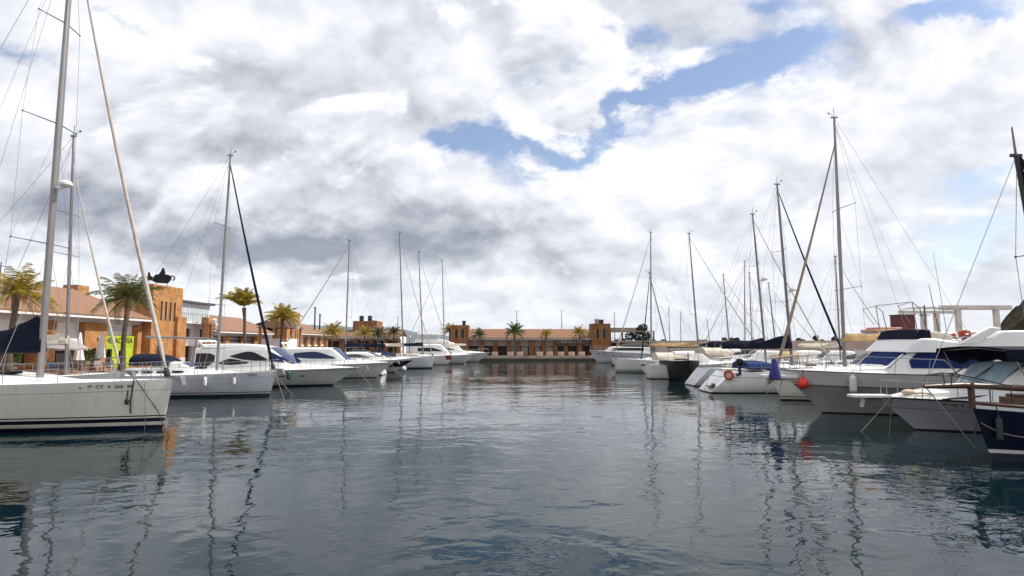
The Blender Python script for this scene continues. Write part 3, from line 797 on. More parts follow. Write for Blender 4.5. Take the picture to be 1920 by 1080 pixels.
# --- further left boats
b = Boat('sailing_yacht', 'white sailing yacht with a red cloth wrapped around its bow', 'sailboat', 11.0, 3.5, 1.4, 1.25, bow=850, Y=86.0, side=1, rake=0.8)
b.hull(bands_plain(), STD(WHITE)); coachroof(b, 2.8, 8.2, 0.36)
rig(b, (793, 655), (785, 473), 0.11, ALUDARK, True, SAILW, 0.055, spreaders=((0.36, 0.95), (0.66, 0.8)), boom=(4.2, 2.7), cover=(NAVYCLOTH, 0.6, 0.35, 0.25, 9))
b.pulpit()
mb = MB()
mb.grid(lambda u, v: (lerp(9.95, 10.75, u), -(b.w(b.t_at(lerp(9.95, 10.75, u), lerp(0.72, 1.36, v)), lerp(0.72, 1.36, v)) + 0.03), lerp(0.72, 1.36, v)), 8, 5)
mb.grid(lambda u, v: (lerp(9.95, 10.75, u), (b.w(b.t_at(lerp(9.95, 10.75, u), lerp(0.72, 1.36, v)), lerp(0.72, 1.36, v)) + 0.03), lerp(0.72, 1.36, v)), 8, 5)
mb.build('bow_cloth', mat('red_cloth', (0.30, 0.02, 0.022), 0.8, var=0.2), b.root)
b = Boat('motor_yacht', 'white motor yacht with grey window strip, between the red-bowed sailboat and the flybridge yacht', 'motor yacht', 11.0, 3.7, 1.45, 1.2, bow=890, Y=91.0, side=1, rake=1.6, kind='motor')
b.hull(bands_plain(), STD(WHITE)); c = cruiser(b, 2.9, 7.4, 5.8, 1.8, 0.76, 0.26, GLASSD); b.rail(6.6, 10.7, 0.5, 5, wires=1)
c.window([(2.4, 1.9), (4.2, 1.9), (6.2, 1.9)], [(2.4, 2.4), (4.2, 2.45), (6.2, 1.95)], 'side_window', GLASSD, c.o)
b = Boat('sailing_yacht', 'sailing yacht with a slim grey mast just behind the far left flybridge yacht', 'sailboat', 10.5, 3.4, 1.4, 1.25, stern=872, Y=94.5, side=-1, rake=0.8)
b.hull(bands_plain(), STD(PALEGREY)); coachroof(b, 2.5, 8.0, 0.34)
rig(b, (833, 655), (829, 490), 0.10, ALUDARK, True, SAILW, 0.045, spreaders=((0.36, 0.9), (0.66, 0.8)), boom=(3.6, 2.7), cover=(PALECLOTH, 0.4, 0.3, 0.2, 4))
b = Boat('motor_yacht', 'large white flybridge motor yacht with a hardtop, farthest boat of the left row', 'motor yacht', 14.5, 4.6, 1.62, 1.35, bow=920, Y=99.0, side=1, rake=2.2, kind='motor')
b.hull(bands_plain(), STD(WHITE)); c = cruiser(b, 3.2, 10.2, 8.3, 2.0, 0.8, 0.3, GLASSD); b.rail(9.0, 14.1, 0.6, 6, wires=1)
c.window([(3.0, 2.1), (5.5, 2.05), (8.6, 2.05)], [(3.0, 2.65), (5.5, 2.7), (8.6, 2.1)], 'side_window', GLASSD, c.o)
q = Cabin([(2.0, 3.2), (7.8, 3.2)], [(2.0, 3.7), (5.0, 3.75), (7.0, 3.65), (7.8, 3.25)], 1.6, 1.5, 0.12); mb = MB(); q.mesh(mb, 2.0, 7.8, 20); mb.build('flybridge', WHITE, b.root)
q = Cabin([(2.4, 4.6), (6.4, 4.6)], [(2.4, 4.78), (6.4, 4.74)], 1.5, 1.4, 0.06); mb = MB(); q.mesh(mb, 2.4, 6.4, 10)
for x in (2.7, 6.0):
    for y in (-1.3, 1.3): mb.tube([(x - 0.3, y, 3.65), (x, y, 4.62)], 0.07, 6)
mb.tube([(2.7, 0, 4.78), (2.5, 0, 5.9)], 0.09, 6); mb.ball((2.6, 0, 5.3), 0.3, sc=(1, 1, 0.5)); mb.build('hardtop', WHITE, b.root)

# ================================================================== RIGHT ROW (bows pointing left into the channel)
# --- navy classic yacht at the right edge
b = Boat('classic_yacht', 'dark navy wooden yacht with white sheer strake and long bowsprit at the right edge', 'sailboat', 11.0, 3.3, 1.44, 1.1, bow=1822, Y=15.4, side=-1, yaw=3, rake=0.45, tm=0.45)
b.hull([(0.05, 'a', 1), (0.22, 'a', 1), (0.31, 'a', 2), (0.4, 'f', 0), (0.8, 'f', 0), (0.92, 'f', 0), (1.0, 'f', 2)], [NAVY, ANTIFOUL, WHITE])
mb = MB()
for sg in (-1, 1): mb.tube([b.edge(lerp(0.3, 10.9, i / 20), 0.02, 0.045, sg) for i in range(21)], 0.045, 8)
mb.build('cap_rail', WOOD, b.root, smooth=60)
mb = MB(); mb.tube([(8.6, 0, 1.80), (11.2, 0, 1.93), (12.25, 0, 1.90)], [0.09, 0.08, 0.05], 10); mb.bx(10.95, 11.03, -0.07, 0.07, 1.35, 2.0); bs = mb.build('bowsprit', WOOD, b.root, smooth=50)
mb = MB(); mb.tube([(12.2, 0, 1.88), (11.0, 0, 0.35)], 0.014, 6); mb.build('bobstay', WIRE, bs)
for sg in (-1, 1):
    mb = MB(); mb.tube([b.edge(10.2, 0.1, 0, sg), b.edge(10.2, 0.1, 0.55, sg), Vector((11.6, sg * 0.16, 2.25)), Vector((12.2, 0, 2.2))], 0.018, 6); mb.tube([(11.6, sg * 0.16, 2.25), (11.6, sg * 0.1, 1.95)], 0.014, 6); mb.build('pulpit', DARKMET, b.root)
c = Cabin([(3.0, 1.15), (8.4, 1.3)], [(3.0, 1.98), (8.0, 1.95), (8.4, 1.7)], [(3.0, 1.1), (8.4, 0.85)], [(3.0, 1.05), (8.4, 0.8)], 0.06); mb = MB(); c.mesh(mb, 3.0, 8.4, 24); o = mb.build('deckhouse', mat('cream_deckhouse', (0.62, 0.52, 0.38), 0.5, var=0.15), b.root)
for k in range(3): c.window([(3.6 + 1.5 * k, 1.45), (4.8 + 1.5 * k, 1.45)], [(3.6 + 1.5 * k, 1.78), (4.8 + 1.5 * k, 1.78)], 'window', GLASSP if k == 2 else GLASSD, o, n=4)
mb = MB(); mb.bx(2.9, 8.3, -1.16, 1.16, 1.99, 2.04); mb.build('deckhouse_roof', WOOD, o, bevel=0.02)
mb = MB(); mb.bx(9.0, 9.9, -0.4, 0.4, 1.36, 1.62); mb.bx(9.1, 9.8, -0.3, 0.3, 1.62, 1.70); mb.build('fore_hatch', WOOD, b.root, bevel=0.02)
foot, ax = rig(b, (1984, 700), (1905, 293), 0.10, mat('dark_spar', (0.03, 0.025, 0.025), 0.5, var=0.3), spreaders=((0.6, 0.8),), boom=(3.4, 2.6), cover=(NAVYCLOTH, 0.5, 0.3, 0.2, 12), head=False, stays=True)
tp = foot + ax
mb = MB(); p2 = b.local_px(1897, 238); mb.tube([tp, p2], [0.035, 0.02], 6); mb.build('topmast', ALUDARK, b.root)
mb = MB(); mb.tube([tp - ax * (0.002 + 0.028 * i) + Vector((-0.10, 0, 0)) for i in range(9)], [0.03, 0.11, 0.13, 0.12, 0.14, 0.11, 0.13, 0.09, 0.04], 8); mb.build('furled_flag', NAVYCLOTH, b.root)
mb = MB(); mb.tube([tp, (12.2, 0, 1.95)], 0.009, 5); mb.build('forestay', WIRE, b.root)
R1 = b
fender(b, 1805, 0.55, 0.6, 0.075, 'dark green cylinder fender hung off the navy wooden bow', m=mat('dark_green_rubber', (0.01, 0.035, 0.03), 0.5), x=10.55)
rope('mooring_line', 'grey mooring line looped slackly along the dark navy wooden hull', 'rope', [b.world(b.on_hull(10.85, 0.98, 0.06)), b.world(b.on_hull(9.2, 1.02, 0.06))], 0.016, ROPEG, 0.33)
rope('mooring_line', 'dark mooring chain dropping steeply from the navy wooden bow to the water', 'rope', [b.world((11.0, 0.12, 1.0)), b.world((11.55, 0.3, -0.25))], 0.02, ROPE, 0.0)

# --- grey-white open motor boat with navy bimini
b = Boat('motor_boat', 'white motor cruiser with scalloped navy awning beside the navy wooden yacht', 'motor yacht', 12.0, 3.9, 1.18, 1.1, bow=1636, Y=21.0, side=-1, yaw=-1, rake=1.45, kind='motor', curve=0.9)
b.hull([(0.05, 'a', 1), (0.10, 'a', 0), (0.4, 'f', 0), (0.62, 'f', 0), (0.635, 'f', 2), (0.93, 'f', 0), (1.0, 'f', 2)], [mat('shade_grey_gelcoat', (0.43, 0.43, 0.44), 0.28, var=0.08, scale=0.8, streak=True), ANTIFOUL, mat('brown_rub_rail', (0.06, 0.05, 0.045), 0.6)])  # pale hull darkened in its base colour to carry the shade on this side
c = cruiser(b, 2.32, 8.45, 7.45, 2.0, 0.84, 0.32, GLASSP)
c.window([(3.8, 1.86), (5.8, 1.84), (7.7, 1.84)], [(3.8, 2.20), (5.8, 2.22), (7.7, 1.96)], 'side_window', GLASSP, c.o)
for y in (-1.2, 0.0, 1.2):
    mb = MB(); mb.tube([(8.4, y, 1.78), (7.5, y * 0.96, 2.38)], 0.03, 6); mb.build('windscreen_bar', STEEL, c.o)
mb = MB(); mb.prism([(10.3, 1.12), (8.2, 1.30), (8.2, 1.36), (10.3, 1.17)], c.side(9, 1.3) + 0.0, c.side(9, 1.3) + 0.05, 'y'); mb.build('trim_strip', RUB, c.o)
# awning with scallops
mb = MB()
x0, x1 = 8.55, 3.0
def aw(u, v):
    x = lerp(x0, x1, u); q = v * 2 - 1
    if abs(q) > 0.7:
        k = (abs(q) - 0.7) / 0.3; z = 2.86 - 0.04 - k * (0.50 + 0.09 * math.cos(u * 38)) * min(1, 0.5 + 6 * u); y = 1.62 + 0.03 * k
    else: z = 2.86 + 0.10 * (1 - (q / 0.7) ** 2) - 0.04; y = 1.62 * abs(q) / 0.7
    return (x, y * (1 if q > 0 else -1), z)
mb.grid(aw, 44, 20); o = mb.build('awning', NAVYCLOTH, b.root, smooth=60)
sd = o.modifiers.new('thick', 'SOLIDIFY'); sd.thickness = 0.02
for x in (8.3, 5.8, 3.2):
    mb = MB(); mb.tube([(x - 0.5, -1.55, 1.6), (x, -1.58, 2.75), (x, 0, 2.86), (x, 1.58, 2.75), (x - 0.5, 1.55, 1.6)], 0.02, 6); mb.build('awning_hoop', STEEL, b.root)
b.rail(6.2, 11.6, 0.55, 6, 0.014, wires=1)
mb = MB(); mb.bx(11.5, 12.75, -0.28, 0.28, 1.14, 1.22); mb.build('bow_platform', DECKW, b.root)
b.anchor(1.02); b.write('7\u00aa  TE  2  139', 9.75, 0.95, 0.135, LETTER, 1.3)
mb = MB()
for x in (8.0, 8.2): mb.ball(b.on_hull(x, 1.02, 0.0), 0.025, n=8, h=6)
mb.build('vent', RUB, b.root)
mb = MB(); mb.ball((10.9, 0.25, 1.32), 0.16, sc=(1.5, 1, 0.7)); mb.tube([(10.5 + 0.25 * math.cos(a), 0.5 + 0.2 * math.sin(a), 1.3 + 0.02 * (a % 2)) for a in [k * 0.5 for k in range(26)]], 0.025, 6)
q = mb.build('rope_coil', mat('cream_rope', (0.55, 0.45, 0.33), 0.9, var=0.3, scale=10), None); q.matrix_world = b.W; tag(q, 'cream heap of rope lying on the foredeck behind the white bow platform', 'rope')

# --- big flybridge motor yacht
b = Boat('motor_yacht', 'large white flybridge motor yacht with blue covers over all its saloon windows, right side', 'motor yacht', 16.0, 4.7, 1.90, 1.75, bow=1452, Y=26.2, side=-1, yaw=-1.5, rake=2.0, kind='motor', curve=0.85)
b.hull([(0.05, 'a', 1), (0.10, 'a', 0), (0.35, 'f', 0), (0.60, 'f', 0), (0.64, 'f', 2), (0.80, 'f', 3), (0.97, 'f', 3), (1.0, 'f', 2)], [SHADEHULL, ANTIFOUL, mat('grey_rub_rail', (0.16, 0.15, 0.14), 0.6), WHITE])
def sx(px): return b.local_px(px, 660, 1.7).x
c = cruiser(b, 2.66, sx(1672), sx(1716), sx(1950), 0.80, 0.14, BLUECLOTH, bow_x=0.93, scr_f=1.12)
def zpx(px, py): return b.local_px(px, py, 1.3).z
c.window([(sx(1860), 2.02), (sx(1780), 2.00), (sx(1712), 2.00)], [(sx(1860), 2.62), (sx(1780), 2.66), (sx(1734), 2.66), (sx(1712), 2.30)], 'window_cover', BLUECLOTH, c.o, eps=0.03)
f0 = 2.66
q = Cabin([(sx(1985), f0), (sx(1704), f0)], [(sx(1985), 3.58), (sx(1890), 3.54), (sx(1862), 3.24), (sx(1800), 3.12), (sx(1752), 3.24), (sx(1738), 3.24), (sx(1704), f0 + 0.04)], [(sx(1985), 1.75), (sx(1750), 1.62), (sx(1704), 1.5)], [(sx(1985), 1.7), (sx(1750), 1.5), (sx(1704), 1.4)], 0.10, 0.02)
mb = MB(); q.mesh(mb, sx(1985), sx(1704), 50); fly = mb.build('flybridge', WHITE, b.root, smooth=40)
q2 = Cabin([(sx(1757), 3.16), (sx(1730), 3.20)], [(sx(1757), 3.60), (sx(1740), 3.60), (sx(1730), 3.30)], 1.42, 1.36, 0.08); mb = MB(); q2.mesh(mb, sx(1757), sx(1730), 16); mb.build('console_cover', NAVYCLOTH, fly)
q2 = Cabin([(sx(1800), 3.06), (sx(1758), 3.14)], [(sx(1800), 3.36), (sx(1778), 3.50), (sx(1758), 3.56)], 1.36, 1.3, 0.08); mb = MB(); q2.mesh(mb, sx(1800), sx(1758), 10); mb.build('seat_cover', PALECLOTH, fly)
mb = MB()
mb.prism([(sx(1802), 3.0), (sx(1838), 3.0), (sx(1884), 3.66), (sx(1862), 3.72)], 1.43, 1.67, 'y')
mb.build('radar_arch', WHITE, b.root, bevel=0.05)
mb = MB()
for sg in (-1, 1):
    mb.tube([(sx(1700), sg * 1.3, zpx(1700, 574)), (sx(1728), sg * 1.3, zpx(1728, 566)), (sx(1742), sg * 1.3, zpx(1742, 578)), (sx(1752), sg * 1.35, 3.4)], 0.02, 6)
    mb.tube([(sx(1728), sg * 1.3, zpx(1728, 566)), (sx(1735), sg * 1.3, 3.5)], 0.018, 6); mb.tube([(sx(1700), sg * 1.3, zpx(1700, 574)), (sx(1722), sg * 1.3, 3.9)], 0.014, 6)
for px_, py_ in ((1728, 566),): mb.tube([(sx(px_), -1.3, zpx(px_, py_)), (sx(px_), 1.3, zpx(px_, py_))], 0.018, 6)
mb.build('bimini_frame', STEEL, fly)
mb = MB(); mb.tube([(sx(1805), 0.9, 3.2), (sx(1788), 0.9, zpx(1788, 470))], [0.012, 0.006], 5); mb.tube([(sx(1838), -0.6, 3.3), (sx(1822), -0.6, zpx(1822, 525))], [0.022, 0.012], 5); mb.build('antenna', DARKMET, fly)
mb = MB(); mb.bx(b.L - 0.9, b.L + 0.55, -0.34, 0.34, 1.50, 1.66); mb.prism([(b.L - 1.2, 1.3), (b.L + 0.2, 1.5), (b.L - 1.2, 1.5)], -0.15, 0.15, 'y'); mb.build('bow_platform', WHITE, b.root, bevel=0.03)
b.anchor(1.40)
rr = random.Random(4); mb = MB()
for k in range(26):
    cx, cy, cz = sx(1838) + rr.uniform(-0.45, 0.45), rr.uniform(0.6, 1.4), 3.22 + rr.uniform(0, 0.34) * (1 - 0.5 * rr.random())
    mb.tube([(cx + 0.22 * math.cos(t + k), cy + 0.16 * math.sin(t + k), cz + 0.04 * math.sin(2 * t)) for t in [q * 0.7 for q in range(8)]], 0.035, 6, k % 3 // 2)
q = mb.build('rope_heap', [mat('faded_red_rope', (0.36, 0.05, 0.03), 0.9), SIGNW], None, smooth=60); q.matrix_world = b.W; tag(q, 'heap of red and white rope beside the radar arch of the flybridge yacht', 'rope')
mb = MB()
for sg in (-1, 1):
    mb.tube([b.edge(9.5, 0.12, 0.0, sg), b.edge(10.0, 0.12, 0.6, sg), b.edge(12.5, 0.12, 0.66, sg), b.edge(14.4, 0.1, 0.7, sg), Vector((16.3, sg * 0.2, 2.35)), Vector((16.5, 0, 2.35))], 0.017, 6)
    for x in (10.6, 11.8, 13.0, 14.2, 15.2): mb.tube([b.edge(x, 0.12, 0, sg), b.edge(x - 0.1, 0.12, 0.66, sg)], 0.013, 6)
mb.build('pulpit', STEEL, b.root)
R3 = b
fender(b, 1503, 1.06, 0.5, 0.235, 'bright orange-red ball fender on the bow of the large flybridge yacht', m=REDORANGE, ball=True)
fender(b, 1595, 0.95, 0.75, 0.145, 'white cylinder fender hung on the large flybridge yacht behind its red ball', None)
mb = MB(); mb.loft([[(r * math.cos(a) * sx_, r * math.sin(a) * 0.5, z) for a in [k * math.pi / 6 for k in range(12)]] for r, z, sx_ in ((0.02, 0.86, 1), (0.12, 0.84, 1), (0.13, 0.6, 1), (0.22, 0.35, 1), (0.27, 0.1, 1), (0.24, 0.0, 1))])
q = mb.build('folded_cloth', VIOLETCLOTH, None, smooth=60); p = b.world((b.L + 0.14, 0.36, 1.5)); q.location = p; tag(q, 'violet blue cloth bundle draped over the bow platform of the large flybridge yacht', 'cloth')
rope('mooring_line', 'brown mooring line from the large flybridge bow down to its red ball', 'rope', [b.world((b.L - 0.4, 0.1, 2.35)), b.world(b.edge(14.6, 0.0, 0.1, 1))], 0.016, mat('brown_rope', (0.16, 0.11, 0.08), 0.9))

# --- yacht with tan furled jib (bow left), mast behind the big motor yacht
b = Boat('sailing_yacht', 'white sailing yacht with tan furled jib and the tallest mast on the right', 'sailboat', 12.2, 3.7, 1.4, 1.3, bow=1446, Y=32.0, side=-1, rake=0.45)
b.hull([(0.07, 'a', 1), (0.17, 'a', 0), (0.21, 'a', 2), (0.5, 'f', 0), (0.8, 'f', 0), (1.0, 'f', 0)], [CREAM, ANTIFOUL, NAVY]); coachroof(b, 3, 9, 0.36)
rig(b, (1583, 660), (1564, 221), 0.12, ALU, True, TANSAIL, 0.085, spreaders=((0.32, 1.25), (0.635, 1.1)), boom=(4.6, 3.12), cover=(TANCLOTH, 0.42, 0.34, 0.24, 21, 0.1), jib_top=0.90)
b.pulpit(1.3, 0.6); b.rail(2, 10.6, 0.6, 6)

# --- stern-to white yacht with lifebuoy
b = Boat('sailing_yacht', 'white sailing yacht showing its sloping open stern with a lifebuoy, dark furled jib leaning right', 'sailboat', 11.2, 3.6, 1.5, 1.28, stern=1318, Y=37.6, side=1, yaw=2, rake=0.8, srake=1.05)
b.hull([(0.06, 'a', 1), (0.14, 'a', 0), (0.4, 'f', 0), (0.70, 'f', 0), (0.74, 'f', 2), (1.0, 'f', 0)], [WHITE, ANTIFOUL, GREYPL]); coachroof(b, 3.4, 8.8, 0.36)
rig(b, (1484, 668), (1457, 346), 0.115, ALUDARK, True, NAVYCLOTH, 0.075, tack=(1578, 655), spreaders=((0.36, 1.0), (0.635, 0.9)), boom=(4.6, 2.72), cover=(NAVYCLOTH, 1.05, 0.42, 0.26, 22), radar=(0.42, 1, 0.24))
canopy(b, 'spray_hood', 2.4, 4.6, 1.45, 1.95, 1.25, BLUECLOTH); b.rail(1.7, 9.8, 0.62, 6)
mb = MB(); p = b.on_hull(4.2, 1.02, 0.008); mb.prism([(3.85, .98), (4.55, .98), (4.6, 1.06), (3.8, 1.06)], p.y - 0.03, p.y + 0.03, 'y'); mb.build('hull_window', GLASSD, b.root)
mb = MB(); mb.bx(0.12, 0.5, -1.0, 0.0, 0.35, 0.40); mb.bx(0.35, 0.42, -0.9, -0.4, 0.28, 0.55); mb.build('boarding_step', WOOD, b.root)
o = thing('lifebuoy', 'red and white lifebuoy hung at the sloping white stern', 'lifebuoy', b.world((1.05, -1.5, 1.12)), R(-35))
mb = MB(); mb.loft([[(0.24 * math.cos(a) * 1 + 0.075 * math.cos(t) * math.cos(a), 0.075 * math.sin(t), 0.24 * math.sin(a) + 0.075 * math.cos(t) * math.sin(a)) for t in [k * math.pi / 5 for k in range(10)]] for a in [k * math.pi / 12 for k in range(25)]], cap=False); mb.build('ring', mat('faded_orange', (0.48, 0.06, 0.03), 0.6, var=0.3), o, smooth=70)
mb = MB(); mb.loft([[(0.19 * math.cos(a) * (1 if k2 else 0.05), -0.03 + 0.06 * (k2 > 1), 0.19 * math.sin(a) * (1 if k2 else 0.05)) for a in [k * math.pi / 10 for k in range(20)]] for k2 in (0, 1, 2)]); mb.build('cover', mat('pink_cloth', (0.6, 0.38, 0.32), 0.8), o)
o = thing('outboard_motor', 'black outboard motor clamped to the stern rail beside the lifebuoy', 'outboard', b.world((1.75, -1.45, 1.75)), R(10))
mb = MB(); mb.loft([[(x * sc_, y * sc_, z) for x, y in ((-0.2, -0.12), (0.22, -0.12), (0.26, 0), (0.22, 0.12), (-0.2, 0.12))] for z, sc_ in ((-0.05, 0.85), (0.05, 1), (0.25, 0.95), (0.36, 0.6))]); mb.build('engine_cowl', BLACKP, o, bevel=0.03)
mb = MB(); mb.bx(-0.06, 0.08, -0.05, 0.05, -0.65, -0.05); mb.bx(-0.2, 0.1, -0.03, 0.03, -0.66, -0.6); mb.tube([(-0.1, 0, -0.62), (-0.2, 0, -0.62)], 0.09, 8); mb.build('drive_leg', DARKMET, o)
R5 = b
# --- next stern-to boats
b = Boat('sailing_yacht', 'white sailing yacht behind the lifebuoy boat, its dark mast carrying a round radar dome', 'sailboat', 11.0, 3.5, 1.45, 1.25, stern=1290, Y=43.5, side=1, yaw=1, rake=0.8, srake=0.9)
b.hull(bands_plain(), STD(PALEGREY)); coachroof(b, 3.2, 8.6, 0.36)
rig(b, (1435, 662), (1411, 402), 0.105, ALUDARK, True, SAILW, 0.05, spreaders=((0.36, 0.95), (0.66, 0.85)), boom=(4.4, 2.75), cover=(NAVYCLOTH, 0.75, 0.38, 0.24, 31), radar=(0.565, 1, 0.24))
canopy(b, 'bimini', 0.9, 3.0, 2.3, 2.75, 1.2, PALECLOTH, front=0.3); b.rail(1.4, 9.6, 0.62, 6)
b = Boat('workboat', 'black-hulled boat with a high dark bow between the white sailboats on the right', 'boat', 8.2, 2.8, 1.72, 1.62, bow=1299, Y=46.8, side=1, yaw=-94, rake=0.55, tm=0.45, tr=0.85)
b.hull([(0.05, 'a', 0), (0.12, 'a', 0), (0.5, 'f', 0), (0.95, 'f', 0), (1.0, 'f', 1)], [BLACKP, WOOD])
mb = MB(); mb.bx(2.4, 4.4, -0.6, 0.6, 1.42, 1.72); mb.build('engine_hatch', BLACKP, b.root, bevel=0.06)
mb = MB(); mb.tube([(6.6, 0, 1.5), (6.6, 0, 2.3)], 0.05, 8); mb.tube([(6.6, -0.3, 2.05), (6.6, 0.3, 2.05)], 0.03, 6); mb.build('samson_post', WOOD, b.root)
b.rail(0.3, 7.4, 0.5, 5, wires=1)
b = Boat('sailing_yacht', 'sailing yacht behind the black hull with a long tan cover along its boom', 'sailboat', 11.0, 3.5, 1.5, 1.3, stern=1226, Y=56.2, side=1, rake=0.8, srake=0.4)
b.hull(bands_plain(), STD(WHITE)); coachroof(b, 3.2, 8.6, 0.36)
rig(b, (1310, 662), (1292, 438), 0.105, ALUDARK, True, SAILW, 0.05, spreaders=((0.36, 0.95), (0.66, 0.85)), boom=(4.7, 2.75), cover=(TANCLOTH, 0.40, 0.26, 0.2, 33))
canopy(b, 'tarpaulin', 4.8, 7.2, 1.7, 2.25, 1.0, mat('tan_tarpaulin', (0.36, 0.29, 0.22), 0.9, var=0.35, scale=2, bump=0.5, bscale=5), front=0.5); b.rail(0.8, 9.6, 0.62, 6)
b = Boat('sailing_yacht', 'white sailing yacht with a dark furled jib, bow beside the black hull', 'sailboat', 10.5, 3.4, 1.4, 1.25, bow=1198, Y=60.0, side=-1, rake=0.5)
b.hull([(0.06, 'a', 1), (0.2, 'a', 0), (0.5, 'f', 0), (0.62, 'f', 2), (1.0, 'f', 0)], [WHITE, ANTIFOUL, NAVY]); coachroof(b, 2.6, 8, 0.36)
rig(b, (1254, 660), (1217, 512), 0.08, ALUDARK, True, NAVYCLOTH, 0.07, spreaders=((0.6, 0.85),), boom=(3.6, 2.6), cover=(NAVYCLOTH, 0.4, 0.26, 0.18, 35)); b.pulpit(); b.rail(1.5, 9, 0.6, 5)
b = Boat('sailing_yacht', 'white sailing yacht with tall straight mast and teal waterline stripe, far right row', 'sailboat', 11.2, 3.6, 1.5, 1.3, bow=1146, Y=63.5, side=-1, rake=0.5)
b.hull([(0.05, 'a', 1), (0.14, 'a', 0), (0.22, 'a', 2), (0.5, 'f', 0), (1.0, 'f', 0)], [WHITE, ANTIFOUL, mat('teal_stripe', (0.03, 0.09, 0.10), 0.4)]); coachroof(b, 2.8, 8.4, 0.38)
rig(b, (1221, 662), (1220, 436), 0.11, ALUDARK, True, SAILW, 0.055, spreaders=((0.36, 0.95), (0.66, 0.85)), boom=(4.4, 2.7), cover=(NAVYCLOTH, 0.42, 0.28, 0.2, 37)); b.pulpit(); b.rail(1.5, 9.6, 0.6, 5); b.anchor()
mb = MB(); mb.ball((0, 0, 0), 0.22, sc=(1, 1, 1)); q = mb.build('buoy_fender', mat('maroon_rubber', (0.12, 0.02, 0.03), 0.5), None); q.location = b.world((11.1, 0.35, 0.75)); tag(q, 'maroon ball fender at the bow of the teal-striped white sailboat', 'fender')
b = Boat('trawler_yacht', 'pale grey trawler yacht with dark wheelhouse windows moored against the far quay corner', 'motor yacht', 12.5, 4.2, 2.1, 1.5, bow=1104, Y=95.0, side=-1, rake=1.4, kind='motor')
b.hull([(0.06, 'a', 1), (0.15, 'a', 0), (0.5, 'f', 0), (0.93, 'f', 0), (1.0, 'f', 0)], [PALEGREY, ANTIFOUL])
c = Cabin([(3.0, 1.5), (9.8, 1.8)], [(3.0, 2.5), (8.8, 2.55), (9.4, 2.2), (9.8, 1.9)], 1.6, 1.45, 0.1); mb = MB(); c.mesh(mb, 3.0, 9.8, 28); o = mb.build('deckhouse', WHITE, b.root)
c.window([(4.0, 1.95), (8.8, 2.0)], [(4.0, 2.38), (8.6, 2.38), (8.8, 2.2)], 'window', GLASSD, o)
canopy(b, 'canopy', 3.2, 7.6, 2.52, 3.1, 1.4, DARKMET, front=0.4); b.rail(8, 12.2, 0.7, 5, 0.02)
for x in (10.2, 11.0):
    mb = MB(); mb.ball(b.on_hull(x, 1.5, -0.02), 0.13, n=10, h=6); mb.build('porthole', GLASSD, b.root)

# ================================================================== boats of the second basin, beyond the right row
far = [((1368, 655), (1356, 515), 66, 1, NAVYCLOTH, 'second-basin sailing yacht, its mast the short one left of two slim upright masts'),
       ((1397, 655), (1396, 490), 72, -1, NAVYCLOTH, 'second-basin sailing yacht with a slim upright mast, taller of the close pair'),
       ((1410, 655), (1405, 511), 78, 1, BLUECLOTH, 'second-basin sailing yacht with the shorter mast of the close slim pair'),
       ((1455, 655), (1441, 531), 62, 1, PALECLOTH, 'second-basin sailing yacht with a short leaning mast left of the crossed jibs'),
       ((1575, 655), (1566, 481), 52, 1, PALECLOTH, 'second-basin sailing yacht whose mast nearly hides behind the tallest right mast'),
       ((1256, 655), (1254, 578), 100, 1, NAVYCLOTH, 'very distant sailing yacht with a stubby mast right of the dark fig tree'),
       ((1277, 655), (1276, 585), 104, -1, PALECLOTH, 'very distant sailing yacht with a stubby mast, farthest from the dark fig tree'),
       ((1332, 655), (1326, 600), 100, 1, NAVYCLOTH, 'very distant sailing yacht with a tiny mast above the pale breakwater')]
for i, (mp, tp, Y, sd, cm, lab) in enumerate(far):
    X = at(mp[0], 645, Y).x
    b = Boat('sailing_yacht', lab, 'sailboat', 10.5, 3.4, 1.4, 1.2, stern=960 + F * (X - sd * 4.5) / Y, Y=Y, side=sd, rake=0.9, srake=0.3, group='sailing yachts in the second basin')
    b.hull(bands_plain(), STD([WHITE, PALEGREY][i % 2]), N=16); coachroof(b, 2.6, 8, 0.36, nwin=3)
    rig(b, mp, tp, 0.09, ALUDARK, i < 5, SAILW, 0.045, spreaders=((0.5, 0.9),), boom=(3.8, 2.7), cover=(cm, 0.5, 0.3, 0.22, 50 + i), head=False)
    b.rail(1, 9, 0.6, 5)
b = Boat('fishing_boat', 'fishing boat with a dark red funnel box showing above the large flybridge yacht', 'boat', 12, 4.2, 2.6, 1.8, bow=1600, Y=47.0, side=-1, rake=1.2, kind='motor')
b.hull(bands_plain(), STD(WHITE))
mb = MB(); mb.bx(2.5, 9.4, -1.5, 1.5, 1.8, 3.75); o = mb.build('wheelhouse', PALEGREY, b.root, bevel=0.06)
mb = MB(); mb.bx(1.5, 10.6, -1.8, 1.8, 3.76, 3.9); mb.build('roof', WHITE, o, bevel=0.03)
mb = MB(); mb.bx(4.0, 9.0, -1.53, -1.5, 2.9, 3.5); mb.bx(4.0, 9.0, 1.5, 1.53, 2.9, 3.5); mb.bx(9.4, 9.43, -1.2, 1.2, 2.9, 3.5); mb.build('window', GLASSD, o)
xa = b.local_px(1705, 610).x; xb = b.local_px(1680, 610).x
mb = MB(); mb.bx(xa, xb, -0.7, 0.7, 3.91, b.local_px(1690, 592).z); mb.bx(xa - 0.05, xb + 0.05, -0.75, 0.75, b.local_px(1690, 592).z, b.local_px(1690, 590).z); mb.build('funnel', REDP, b.root)
mb = MB(); mb.bx(xb, xb + 2.3, -1.0, 1.0, 3.91, 4.15); mb.bx(xb + 0.1, xb + 1.9, -0.9, 0.9, 4.15, 4.32); mb.build('life_raft', mat('salmon_cover', (0.5, 0.27, 0.18), 0.7), b.root, bevel=0.05)
